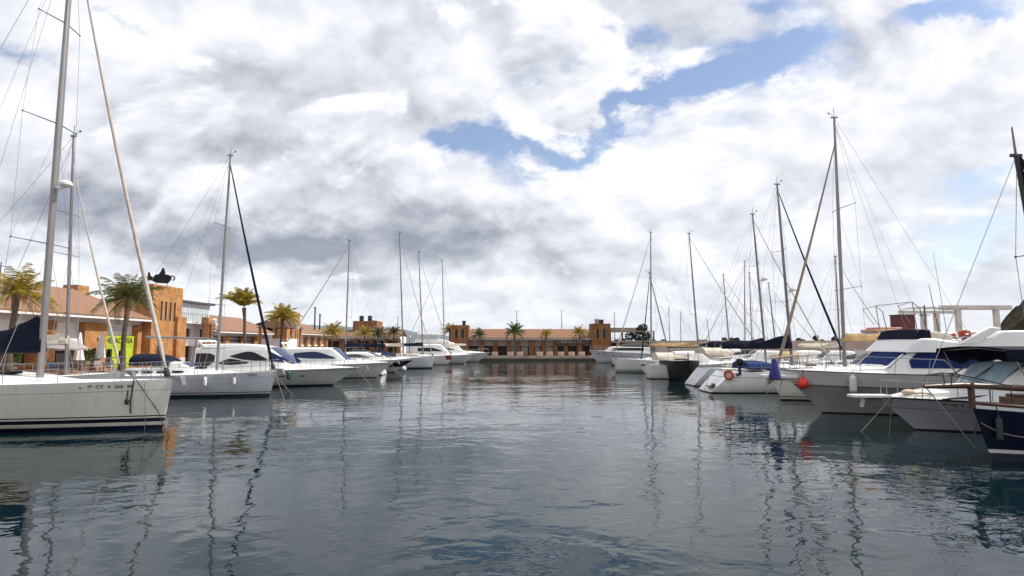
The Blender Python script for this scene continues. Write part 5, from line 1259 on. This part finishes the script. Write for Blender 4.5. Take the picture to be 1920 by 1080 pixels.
# ================================================================== VEGETATION
def palm(label, x, y, z0, h, r, leafs, n=34, seed=0, lean=0.0, skirt=True, up=0.0, wind=0.0, tr=0.2, lw=0.035, group='palm trees on the quays', nl=22):
    rr = random.Random(seed)
    o = thing('palm_tree', label, 'palm tree', (x, y, z0), 0, group)
    pts = [Vector((lean * (i / 10) ** 1.6, 0.04 * math.sin(i), h * i / 10)) for i in range(11)]
    mb = MB(); prof = []
    fine = []
    for i in range(10):
        for k in range(4):
            u = i + k / 4; a = pts[i].lerp(pts[i + 1], k / 4); fine.append(a); prof.append(tr * (1.35 - 0.55 * min(1, u / 3) + 0.05 * (k % 2) + (0.35 * max(0, (u - 8) / 2))))
    fine.append(pts[-1]); prof.append(tr * 1.0)
    mb.tube(fine, prof, 10); mb.build('trunk', BARK, o, smooth=60)
    top = pts[-1]
    def frond(mb, az, el, ln, droop, dens):
        d = Vector((math.cos(az), math.sin(az), 0)); side = Vector((-math.sin(az), math.cos(az), 0))
        P = []; e = el; p = top + Vector((0, 0, 0.05)); N = 10
        for i in range(N + 1):
            P.append(p.copy()); p = p + (d * math.cos(e) + Vector((wind * 0.3, 0, math.sin(e)))) * (ln / N); e -= droop / N * (0.5 + i / N)
        mb.tube(P, [0.03 * (1 - 0.8 * i / N) for i in range(N + 1)], 4, cap=False)
        for k in range(nl):
            u = 0.12 + 0.88 * k / (nl - 1); i = min(N - 1, int(u * N)); q = P[i].lerp(P[i + 1], u * N - i); t = (P[i + 1] - P[i]).normalized()
            L_ = ln * 0.30 * (math.sin(math.pi * (0.12 + 0.80 * u)) ** 0.7) * rr.uniform(0.8, 1.15)
            for sg in (-1, 1):
                if rr.random() > dens: continue
                dr = (side * sg * 0.9 + t * 0.75 + Vector((wind * 0.25, 0, -0.30 - 0.35 * rr.random()))).normalized()
                nrm = dr.cross(t).normalized(); wv = t * lw * ln * 0.36
                tip = q + dr * L_ + Vector((0, 0, -0.10 * L_))
                mb.add([q - wv, q + wv, q + dr * L_ * 0.6 + wv * 0.8, tip], [(0, 1, 2, 3)])
    mb = MB()
    for i in range(n):
        u = (i + 0.5) / n; az = i * 2.39996 + rr.uniform(-0.25, 0.25)
        el = R(lerp(86, -12 + up, u ** 0.8)) + rr.uniform(-0.12, 0.12)
        frond(mb, az, el, r * rr.uniform(0.9, 1.2) * (0.85 + 0.2 * u), lerp(0.7, 1.7, u) * rr.uniform(0.8, 1.2), 0.95)
    mb.build('crown', leafs, o, smooth=0, fix=False)
    if skirt:
        mb = MB()
        for i in range(8): frond(mb, rr.uniform(0, 6.28), R(rr.uniform(-45, -15)), r * rr.uniform(0.6, 0.85), 1.0, 0.6)
        mb.build('dry_fronds', LEAFDRY, o, smooth=0, fix=False)
    return o

palm('golden palm at the left edge, in front of the shop roof behind the cream yacht', at(19, 640, 36.7).x, 36.7, QZ, 5.2, 2.15, LEAFY, 26, 1, 0.15, wind=0.25, up=10)
palm('large dark green palm with drooping fronds in front of the first tower', at(231, 640, 46.7).x, 46.7, QZ, 5.75, 2.6, LEAFG, 24, 2, 0.2, tr=0.22)
palm('golden palm with windswept upright crown behind the pale grey yacht mast', at(460, 640, 67).x, 67, QZ, 6.3, 2.4, LEAFY, 30, 3, -0.3, up=62, wind=-0.65, tr=0.2, skirt=False, lw=0.05)
palm('golden palm touching the second tower, crossed by the navy furled jib', at(527, 640, 79).x, 79, QZ, 5.6, 2.4, LEAFY, 30, 4, 0.1, up=15, tr=0.22, lw=0.05)
for k, (px_, Y, cy, r, lf, lab) in enumerate([(623, 104, 622, 2.4, LEAFY, 'yellowish palm before the corner building, leftmost of its small palms'), (683, 112, 625, 2.0, LEAFY, 'short yellowish palm at the porch of the corner building'), (708, 116, 628, 2.2, LEAFG, 'short green palm right of the corner building porch'), (738, 116, 624, 1.9, LEAFG, 'dark green palm standing apart against the blue hills'),
     (898, 110, 628, 1.7, LEAFG, 'small palm before the left part of the far building, next to the left tower'), (965, 108, 622, 2.3, LEAFG, 'large dark green palm before the middle of the far building'), (1023, 110, 627, 1.5, LEAFY, 'small olive palm before the far building, left of its sign'), (1086, 110, 624, 1.7, LEAFY, 'small olive palm before the far building sign'),
     (843, 113, 620, 1.9, LEAFY, 'yellowish palm left of the left far tower')]):
    p = at(px_, cy, Y); palm(lab, p.x, Y, QZ - 0.05, p.z - QZ, r, lf, 26, 20 + k, 0.05, skirt=(k in (0, 5)), tr=0.17, lw=0.07, nl=16)

def leafy_tree(name, label, x, y, z0, th, clumps, m, seed, nleaf=260, ls=0.28, cat='tree'):
    rr = random.Random(seed); o = thing(name, label, cat, (x, y, z0))
    mb = MB(); mb.tube([(0, 0, 0), (0.08, 0, th * 0.5), (0, 0.05, th)], [0.22, 0.16, 0.12], 8)
    for cx, cy, cz, cr in clumps: mb.tube([(0, 0.04, th * 0.9), (cx * 0.5, cy * 0.5, lerp(th, cz, 0.6)), (cx, cy, cz)], [0.10, 0.07, 0.03], 6)
    mb.build('trunk', BARK, o, smooth=60)
    mb = MB()
    for cx, cy, cz, cr in clumps:
        for i in range(nleaf):
            v = Vector((rr.gauss(0, 1), rr.gauss(0, 1), rr.gauss(0, 1))).normalized() * cr * rr.uniform(0.35, 1.0) ** 0.5
            c = Vector((cx, cy, cz)) + Vector((v.x, v.y, v.z * 0.85)); a = Vector((rr.uniform(-1, 1), rr.uniform(-1, 1), rr.uniform(-1, 1))).normalized(); e = a.orthogonal().normalized(); s_ = ls * rr.uniform(0.6, 1.3)
            mb.add([c - e * s_, c + a.cross(e) * s_ * 0.5, c + e * s_, c - a.cross(e) * s_ * 0.5], [(0, 1, 2, 3)])
    mb.build('crown', m, o, smooth=0, fix=False); return o
p = at(1226, 640, 101)
leafy_tree('fig_tree', 'dark green bushy tree behind the tall straight mast near the far terrace', p.x, 113.5, 0.9, 2.6, [(0, 0, 3.8, 1.3), (1.0, 0.3, 5.2, 1.0), (-1.6, 0, 3.6, 1.0), (1.5, -.3, 3.6, 0.9), (0.3, .4, 4.7, 0.9)], LEAFD, 3, 240, 0.24)
p = at(1206, 640, 113)
leafy_tree('bush', 'olive bush beside the dark tree at the terrace', p.x, 112.8, 0.9, 0.9, [(0, 0, 1.5, 0.9), (0.5, 0, 2.2, 0.7), (-.6, 0.2, 1.2, 0.7)], SHRUB, 8, 200, 0.2, 'bush')
for k, (px_, Y, lab) in enumerate([(118, 45.5, 'green potted shrub by the folded parasols'), (143, 46.5, 'green potted shrub right of the folded parasols'), (30, 39.0, 'green potted shrub below the golden palm at the left edge')]):
    p = at(px_, 690, Y); o = leafy_tree('potted_shrub', lab, -33.0, Y, QZ + 0.0, 0.7, [(0, 0, 1.1, 0.5), (0.1, 0.1, 1.5, 0.35)], SHRUB, 30 + k, 150, 0.12, 'plant')
    mb = MB(); mb.loft([[(r * math.cos(a), r * math.sin(a), z) for a in [q * math.pi / 8 for q in range(16)]] for r, z in ((0.26, 0), (0.36, 0.55), (0.40, 0.55), (0.40, 0.62), (0.3, 0.62))]); mb.build('pot', TILE, o, smooth=40)

# ================================================================== THINGS ON THE QUAYS
def parasol(label, x, y, h, r, m, open_=False, group='parasols by the shops'):
    o = thing('parasol', label, 'parasol', (x, y, QZ), 0, group)
    mb = MB(); mb.tube([(0, 0, 0), (0, 0, h)], 0.03, 8); mb.build('pole', ALU, o)
    mb = MB(); mb.bx(-0.3, 0.3, -0.3, 0.3, 0, 0.08); mb.build('base', CONC, o, bevel=0.02)
    if open_:
        mb = MB(); n = 16
        mb.loft([[(q * math.cos(a), q * math.sin(a), z - (0.06 if k % 2 else 0)) for k, a in enumerate([t * 2 * math.pi / n for t in range(n)])] for q, z in ((0.03, h), (r * 0.55, h - 0.32), (r, h - 0.72), (r * 0.99, h - 0.85), (r * 0.5, h - 0.40), (0.02, h - 0.10))]); mb.build('canopy', m, o, smooth=30)
    else:
        rr = random.Random(int(x * 10 + y)); mb = MB(); n = 14
        mb.loft([[(q * (1 + 0.28 * (k % 2)) * math.cos(a), q * (1 + 0.28 * (k % 2)) * math.sin(a), z) for k, a in enumerate([t * 2 * math.pi / n for t in range(n)])] for q, z in ((0.02, h + 0.05), (0.07, h - 0.1), (0.16, h - 0.9), (0.24, h - 1.6), (0.30, h - 2.05), (0.05, h - 2.05))]); mb.build('canopy', m, o, smooth=25)
    return o
CLO = mat('white_canopy_cloth', (0.68, 0.66, 0.64), 0.85, var=0.12, scale=2)
parasol('folded white parasol left of its twin, behind the dark second mast', -32.5, 44.3, 3.0, 1.5, CLO)
parasol('folded white parasol right of its twin, beside the orange pillar', -32.5, 46.6, 3.1, 1.5, CLO)
parasol('open grey parasol standing lower than the folded white parasols', -31.8, 42.0, 2.6, 1.35, mat('grey_canopy_cloth', (0.30, 0.27, 0.26), 0.9, var=0.15, scale=2), True)
def cafe_table(label, x, y):
    o = thing('cafe_table', label, 'table', (x, y, QZ), 0, 'cafe tables on the left quay'); mb = MB(); mb.tube([(0, 0, 0.71), (0, 0, 0.745)], 0.38, 18); mb.build('table_top', WOOD, o, smooth=40)
    mb = MB(); mb.tube([(0, 0, 0.04), (0, 0, 0.71)], 0.03, 8); mb.tube([(0, 0, 0), (0, 0, 0.04)], 0.24, 14); mb.build('pedestal', DARKMET, o, smooth=40)
def cafe_chair(label, x, y, rz, m):
    o = thing('cafe_chair', label, 'chair', (x, y, QZ), rz, 'cafe chairs on the left quay')
    mb = MB(); mb.bx(-0.22, 0.22, -0.22, 0.22, 0.43, 0.47); mb.build('seat', m, o, bevel=0.01); mb = MB(); mb.bx(-0.22, 0.22, 0.2, 0.235, 0.55, 0.9); mb.build('backrest', m, o, bevel=0.01)
    for sx_ in (-0.2, 0.2):
        for sy in (-0.2, 0.2):
            mb = MB(); mb.tube([(sx_, sy, 0), (sx_, sy, 0.43 if sy < 0 else 0.9)], 0.018, 6); mb.build('leg', DARKMET, o)
CH = [mat('wicker_brown', (0.20, 0.10, 0.05), 0.8, var=0.3), mat('chair_blue', (0.05, 0.12, 0.25), 0.6), mat('chair_white', (0.6, 0.6, 0.58), 0.6)]
tabs = [(-31.0, 38.2, 'at the left edge below the palm'), (-31.3, 41.0, 'under the open grey parasol'), (-31.2, 45.2, 'between the folded parasols'), (-31.0, 49.0, 'before the orange pillar'), (-31.2, 52.5, 'left of the lime green shop'), (-31.0, 56.0, 'right before the lime green shop')]
for k, (x, y, w_) in enumerate(tabs):
    cafe_table('round wooden cafe table ' + w_, x, y)
    cafe_chair(['brown', 'blue', 'white'][k % 3] + ' chair nearer than the cafe table ' + w_, x + 0.1, y - 0.75, R(180 + 10 * k), CH[k % 3])
    cafe_chair(['brown', 'blue', 'white'][k % 3] + ' chair beyond the cafe table ' + w_, x - 0.1, y + 0.75, R(-12 * k), CH[k % 3])
# lamp posts
def lamp(label, x, y, h, z0=QZ):
    o = thing('street_lamp', label, 'street lamp', (x, y, z0), 0, 'street lamps on the quays')
    mb = MB(); mb.tube([(0, 0, 0), (0, 0, 0.5), (0, 0, 0.52), (0, 0, h)], [0.10, 0.09, 0.06, 0.04], 8); mb.build('post', DARKMET, o)
    mb = MB(); mb.loft([[(r * math.cos(a), r * math.sin(a), z) for a in [q * math.pi / 6 for q in range(12)]] for r, z in ((0.06, h), (0.2, h + 0.1), (0.26, h + 0.4), (0.1, h + 0.52))]); mb.build('lantern', FENDERW, o)
lamp('dark street lamp standing between the dark palm and the blue hills', at(768, 640, 112).x, 112, 3.2)
lamp('street lamp with white globe on the quay left of the second tower', -30.6, 84.0, 4.2)
lamp('street lamp with white globe before the first tower', -30.4, 60.0, 4.2)
# white stone blocks along the far quay edge
for k, (px_, w_) in enumerate([(928, 'leftmost, beside the flybridge yacht bow'), (957, 'second from the left'), (975, 'before the dark green palm'), (1012, 'before the glazed bay'), (1031, 'left of the rusty post'), (1052, 'right of the rusty post'), (1072, 'before the dark doorway'), (1091, 'rightmost, beside the trawler bow')]):
    p = at(px_, 668, 106.4); o = thing('stone_bench', 'pale pink stone bench block on the far quay edge, ' + w_, 'bench', (p.x, 106.6, 0.8), 0, 'stone blocks along the far quay')
    mb = MB(); mb.bx(-0.55, 0.55, -0.3, 0.3, 0.12, 0.78); mb.build('block', mat('pink_stone', (0.62, 0.42, 0.34), 0.85, var=0.2, scale=1.5), o, bevel=0.05); mb = MB(); mb.bx(-0.4, 0.4, -0.22, 0.22, 0, 0.119); mb.build('foot', CONC, o, smooth=0)
p = at(1043, 668, 105.8); o = thing('mooring_post', 'rusty brown mooring post on the far quay edge below the sign', 'post', (p.x, 105.8, 0.8)); mb = MB(); mb.tube([(0, 0, 0), (0, 0, 1.0), (0, 0, 1.0), (0, 0, 1.1)], [0.14, 0.14, 0.2, 0.18], 10); mb.build('post', mat('rust', (0.14, 0.05, 0.025), 0.9), o); mb = MB(); mb.bx(-0.25, 0.25, -0.25, 0.25, 0.0, 0.05); mb.build('base_plate', DARKMET, o, smooth=0)
# masts behind the far building
for k, (px_, top, bot, lab) in enumerate([(969, 584, 620, 'thin grey mast standing behind the far palm and roof'), (1053, 583, 620, 'thin grey mast leaning slightly behind the far roof, right of centre'), (1152, 588, 612, 'thin grey mast above the far terrace building'), (746, 596, 640, 'thin pale pole above the small palms at the corner building')]):
    a = at(px_, top, 128); o = thing('flag_mast', lab, 'mast', (a.x, 128, 0.8)); mb = MB(); mb.tube([(0, 0, 0), (0, 0, a.z - 0.8)], [0.12, 0.07], 8); mb.build('pole', ALUDARK, o); mb = MB(); mb.tube([(-0.5, 0, a.z * 0.93), (0.5, 0, a.z * 0.93)], 0.04, 5); mb.build('crossbar', ALUDARK, o)
# rooftop pipes on the left bank
for k, (px_, t_, Y, lab) in enumerate([(591, 577, 112, 'slim chimney pipe rising behind the third shop roof'), (600, 590, 113, 'short chimney pipe behind the third shop roof')]):
    a = at(px_, t_, Y); o = thing('chimney_pipe', lab, 'chimney', (a.x, Y, QZ)); mb = MB(); mb.tube([(0, 0, 0), (0, 0, a.z - QZ)], 0.14, 8); mb.build('pipe', DARKMET, o); mb = MB(); mb.tube([(0, 0, a.z - QZ - 0.1), (0, 0, a.z - QZ + 0.1)], 0.22, 8); mb.build('cap', DARKMET, o)
# person on the quay before the pergola

# ------------------------------------------------------------------ the air between here and the hills
mb = MB(); mb.bx(-6300, 5000, -420, 6600, -4, 330)
hm = bpy.data.materials.new('haze_air'); hm.use_nodes = True; hm.node_tree.nodes.clear()
hv = hm.node_tree.nodes.new('ShaderNodeVolumePrincipled'); hv.inputs['Density'].default_value = 0.00006; hv.inputs['Color'].default_value = (0.90, 0.95, 1.0, 1); hv.inputs['Absorption Color'].default_value = (0.9, 0.95, 1, 1)
hm.node_tree.links.new(hv.outputs[0], hm.node_tree.nodes.new('ShaderNodeOutputMaterial').inputs['Volume'])
tag(mb.build('haze', hm, None, smooth=0), kind='stuff')
# ================================================================== SKY, SUN, CAMERA
SUN_EL, SUN_AZ = R(50), R(82)                # azimuth clockwise from the viewing direction (+Y)
def make_world():
    w = bpy.data.worlds.new('World'); SC.world = w; w.use_nodes = True
    nt = w.node_tree; nt.nodes.clear(); N = nt.nodes.new; Lk = nt.links.new
    out = N('ShaderNodeOutputWorld'); bg = N('ShaderNodeBackground'); bg.inputs['Strength'].default_value = 0.1
    sky = N('ShaderNodeTexSky'); sky.sky_type = 'NISHITA'; sky.sun_disc = False; sky.sun_elevation = SUN_EL; sky.sun_rotation = SUN_AZ; sky.air_density = 1.0; sky.dust_density = 0.6; sky.ozone_density = 1.6
    tc = N('ShaderNodeTexCoord'); sp = N('ShaderNodeSeparateXYZ'); Lk(tc.outputs['Generated'], sp.inputs[0])
    def M(op, a, b=None, c=None, clamp=False):
        q = N('ShaderNodeMath'); q.operation = op; q.use_clamp = clamp
        for i, v in enumerate((a, b, c)):
            if v is None: continue
            if isinstance(v, (int, float)): q.inputs[i].default_value = v
            else: Lk(v, q.inputs[i])
        return q.outputs[0]
    def comb(x, y, z):
        q = N('ShaderNodeCombineXYZ')
        for i, v in enumerate((x, y, z)):
            if isinstance(v, (int, float)): q.inputs[i].default_value = v
            else: Lk(v, q.inputs[i])
        return q.outputs[0]
    def noise(vec, scale, det, rough=0.5, dist=0.0, lac=2.0):
        n = N('ShaderNodeTexNoise'); n.inputs['Scale'].default_value = scale; n.inputs['Detail'].default_value = det; n.inputs['Roughness'].default_value = rough; n.inputs['Distortion'].default_value = dist; n.inputs['Lacunarity'].default_value = lac
        Lk(vec, n.inputs['Vector']); return n.outputs['Fac']
    def smooth(v, a, b):
        q = N('ShaderNodeMapRange'); q.interpolation_type = 'SMOOTHSTEP'; q.inputs[1].default_value = a; q.inputs[2].default_value = b; Lk(v, q.inputs[0]); return q.outputs[0]
    dx, dy, dz = sp.outputs
    # cloud deck seen in perspective
    zz = M('ADD', M('MAXIMUM', dz, 0.0), 0.62)
    P0 = comb(M('DIVIDE', dx, zz), M('DIVIDE', dy, zz), 0.0)
    mp = N('ShaderNodeMapping'); mp.inputs['Rotation'].default_value = (0, 0, R(40)); mp.inputs['Scale'].default_value = (2.1, 2.5, 1); mp.inputs['Location'].default_value = (SEED[0], SEED[1], 0); Lk(P0, mp.inputs[0]); P = mp.outputs[0]
    # bearings for where the gaps lie (a patch of sky at a compass bearing and height)
    ya = M('MAXIMUM', dy, 0.05)
    u = M('DIVIDE', dx, ya); v = M('DIVIDE', dz, ya)
    wn = N('ShaderNodeTexNoise'); wn.inputs['Scale'].default_value = 2.2; wn.inputs['Detail'].default_value = 6; wn.inputs['Roughness'].default_value = 0.62; Lk(P, wn.inputs['Vector'])
    ws = N('ShaderNodeSeparateColor'); Lk(wn.outputs['Color'], ws.inputs[0])
    uw = M('ADD', u, M('MULTIPLY', M('SUBTRACT', ws.outputs[0], 0.5), 0.34)); vw = M('ADD', v, M('MULTIPLY', M('SUBTRACT', ws.outputs[1], 0.5), 0.26))
    def blob(px, py, rx, ry, ang=0.0, soft=1.0, warp=True):
        d = ray(px, py); cu, cv = d.x / d.y, d.z / d.y; a = math.radians(ang); ca, sa = math.cos(a), math.sin(a); U, V = (uw, vw) if warp else (u, v)
        du = M('SUBTRACT', U, cu); dv = M('SUBTRACT', V, cv)
        e1 = M('DIVIDE', M('ADD', M('MULTIPLY', du, ca), M('MULTIPLY', dv, sa)), rx / F); e2 = M('DIVIDE', M('SUBTRACT', M('MULTIPLY', dv, ca), M('MULTIPLY', du, sa)), ry / F)
        r2 = M('ADD', M('MULTIPLY', e1, e1), M('MULTIPLY', e2, e2))
        return M('POWER', 2.71828, M('MULTIPLY', r2, -1.0 / soft))
    def addall(l):
        q = l[0]
        for k in l[1:]: q = M('ADD', q, k)
        return q
    f1 = noise(P, 0.95, 9, 0.54, 0.3); f2 = noise(P, 3.0, 8, 0.52, 0.15); f3 = noise(P, 0.5, 3, 0.5)
    gaps = addall([M('MULTIPLY', blob(*g[:5]), g[5]) for g in GAPS])
    f5 = noise(P, 7.5, 6, 0.6, 0.3)
    cover = M('ADD', M('ADD', M('MULTIPLY', f1, 0.75), M('MULTIPLY', f2, 0.50)), M('MULTIPLY', M('SUBTRACT', f5, 0.42), 0.55))
    cover = M('SUBTRACT', cover, M('MULTIPLY', gaps, 0.62))
    alpha = smooth(cover, 0.02, 0.60)
    # brightness of the cloud: thick grey bases, bright sunlit tops
    dark = addall([M('MULTIPLY', blob(*g[:5]), g[5]) for g in DARKS]); lite = addall([M('MULTIPLY', blob(*g[:5]), g[5]) for g in LIGHTS])
    P2 = N('ShaderNodeVectorMath'); P2.operation = 'ADD'; Lk(P, P2.inputs[0]); P2.inputs[1].default_value = (0.13, -0.05, 0)
    f1b = noise(P2.outputs[0], 0.95, 9, 0.54, 0.3); f2b = noise(P2.outputs[0], 3.0, 8, 0.52, 0.15)
    rel = M('ADD', M('MULTIPLY', M('SUBTRACT', f1, f1b), 2.6), M('ADD', M('MULTIPLY', M('SUBTRACT', f2, f2b), 0.7), M('MULTIPLY', M('SUBTRACT', f5, 0.5), 0.16)))
    t = M('ADD', M('ADD', M('ADD', TONE[0], M('MULTIPLY', M('SUBTRACT', f2, 0.5), TONE[1])), M('MULTIPLY', M('SUBTRACT', f3, 0.5), TONE[2])), rel)
    f4 = noise(P, 2.0, 5, 0.5, 0.2); bil = M('ABSOLUTE', M('SUBTRACT', M('MULTIPLY', f4, 2.0), 1.0))
    t = M('ADD', t, M('MULTIPLY', M('SUBTRACT', bil, 0.22), TONE[5]))
    t = M('ADD', M('SUBTRACT', t, M('MULTIPLY', dark, TONE[3])), M('MULTIPLY', lite, TONE[4]))
    # a lower deck of heaped cloud with crisp edges, lit from the sun's side
    def shift(v, d):
        q = N('ShaderNodeVectorMath'); q.operation = 'ADD'; Lk(v, q.inputs[0]); q.inputs[1].default_value = d; return q.outputs[0]
    Q = shift(P, (4.7, 9.1, 2.0)); Q2 = shift(Q, (0.07, -0.03, 0))
    g1 = noise(Q, 1.7, 10, 0.56, 0.35); g2 = noise(Q2, 1.7, 10, 0.56, 0.35)
    heap = smooth(g1, 0.50, 0.585)
    th = M('ADD', M("ADD", 0.72, M("MULTIPLY", M("SUBTRACT", g1, g2), 4.2)), M('MULTIPLY', M('SUBTRACT', f5, 0.5), 0.30))
    th = M('ADD', M('SUBTRACT', th, M('MULTIPLY', dark, 0.55)), M('MULTIPLY', lite, 0.5))
    thn = M('SUBTRACT', th, M('MULTIPLY', smooth(g1, 0.55, 0.75), 0.30))
    t = M('ADD', M('MULTIPLY', t, M('SUBTRACT', 1.0, M('MULTIPLY', heap, 0.8))), M('MULTIPLY', thn, M('MULTIPLY', heap, 0.8)))
    alpha = M('MAXIMUM', alpha, M('MULTIPLY', heap, M('SUBTRACT', 1.0, smooth(gaps, 0.35, 0.95))))
    cr = N('ShaderNodeValToRGB'); Lk(t, cr.inputs[0]); e = cr.color_ramp
    e.elements[0].position = 0.0; e.elements[0].color = (0.20, 0.215, 0.285, 1); e.elements[1].position = 1.0; e.elements[1].color = (0.98, 0.98, 0.99, 1)
    for p_, c_ in ((0.25, (0.37, 0.393, 0.46, 1)), (0.5, (0.60, 0.622, 0.685, 1)), (0.75, (0.81, 0.825, 0.89, 1))):
        q = e.elements.new(p_); q.color = c_
    mul = N('ShaderNodeVectorMath'); mul.operation = 'SCALE'; mul.inputs['Scale'].default_value = 10.0; Lk(cr.outputs[0], mul.inputs[0])
    sk = N('ShaderNodeMix'); sk.data_type = 'RGBA'; sk.blend_type = 'MULTIPLY'; sk.inputs[0].default_value = 1.0; Lk(sky.outputs[0], sk.inputs[6]); sk.inputs[7].default_value = (1.45, 1.36, 1.36, 1)
    hz = M('POWER', 2.71828, M('MULTIPLY', M('MAXIMUM', v, 0.0), -9.0))             # thin bright haze low over the sea
    mx = N('ShaderNodeMix'); mx.data_type = 'RGBA'; Lk(alpha, mx.inputs[0]); Lk(sk.outputs[2], mx.inputs[6]); Lk(mul.outputs[0], mx.inputs[7])
    mh = N('ShaderNodeMix'); mh.data_type = 'RGBA'; Lk(M('MULTIPLY', hz, 0.55), mh.inputs[0]); Lk(mx.outputs[2], mh.inputs[6]); mh.inputs[7].default_value = (7.0, 7.9, 8.9, 1)
    Lk(mh.outputs[2], bg.inputs['Color']); Lk(bg.outputs[0], out.inputs[0])
GAPS = [(1480, 108, 150, 50, 20, 1.0), (1330, 160, 160, 48, 12, 1.0), (1215, 190, 80, 28, 10, 0.7), (1440, 15, 70, 26, 0, 0.7), (1780, 20, 130, 32, 18, 1.0), (930, 278, 95, 60, -38, 1.0), (890, 245, 80, 30, 0, 0.85), (1010, 250, 90, 22, 10, 0.7), (1110, 225, 90, 18, 15, 0.55),
        (1820, 430, 170, 40, 12, 0.9), (1860, 345, 120, 28, 12, 0.75), (90, 95, 120, 20, -10, 0.55), (210, 55, 90, 16, -20, 0.5), (1210, 70, 55, 24, 0, 0.55), (1060, 120, 70, 24, 30, 0.45), (980, 180, 60, 24, 40, 0.45), (1130, 60, 50, 20, 20, 0.4)]
DARKS = [(520, 480, 330, 60, -4, 0.62), (330, 425, 240, 60, -8, 0.48), (820, 440, 160, 60, 0, 0.14), (110, 400, 160, 60, 0, 0.25), (760, 420, 200, 50, -10, 0.12), (190, 470, 220, 34, -5, 0.38), (640, 260, 240, 60, -20, 0.14), (430, 170, 240, 60, -10, 0.10), (900, 480, 150, 60, 0, 0.22), (700, 110, 280, 60, 0, 0.14), (1010, 110, 150, 50, 10, 0.16), (1300, 420, 300, 40, 8, 0.10), (1650, 290, 260, 40, 20, 0.15)]
LIGHTS = [(1250, 300, 300, 60, 15, 0.22), (1700, 170, 300, 60, 25, 0.28), (1180, 110, 130, 60, 20, 0.25), (1560, 60, 130, 45, 25, 0.3), (370, 570, 240, 26, 0, 0.65), (560, 490, 42, 14, 0, 0.55), (840, 530, 70, 45, 0, 0.45), (40, 520, 120, 40, 0, 0.35), (330, 60, 120, 50, 0, 0.2), (60, 200, 160, 80, 0, 0.18), (700, 330, 160, 30, -15, 0.25), (420, 330, 160, 30, -10, 0.25), (1000, 590, 400, 50, 0, 0.2)]
SEED = (3.3, 1.7); TONE = (0.75, 0.44, 0.34, 0.84, 0.5, 0.50)
make_world()
sl = bpy.data.lights.new('sun', 'SUN'); sl.energy = 4.8; sl.angle = R(0.6); sl.color = (1.0, 0.95, 0.88)
so = bpy.data.objects.new('sun', sl); COL.objects.link(so)
sd_ = Vector((math.sin(SUN_AZ) * math.cos(SUN_EL), math.cos(SUN_AZ) * math.cos(SUN_EL), math.sin(SUN_EL)))
so.rotation_euler = sd_.to_track_quat('Z', 'Y').to_euler(); so.location = sd_ * 200
cd = bpy.data.cameras.new('camera'); cd.sensor_width = 36; cd.lens = F / 1920 * 36; cd.clip_start = 0.1; cd.clip_end = 30000
co = bpy.data.objects.new('camera', cd); COL.objects.link(co); co.location = (0, 0, CAMZ); co.rotation_euler = (R(90) + PITCH, 0, 0); SC.camera = co
SC.view_settings.view_transform = 'Standard'; SC.view_settings.look = 'None'; SC.view_settings.gamma = 1.0; SC.view_settings.exposure = 0.2
SC.render.engine = 'CYCLES'
SC.cycles.use_denoising = True
SC.cycles.max_bounces = 6; SC.cycles.glossy_bounces = 3; SC.cycles.diffuse_bounces = 3
SC.cycles.use_adaptive_sampling = True; SC.cycles.adaptive_threshold = 0.01
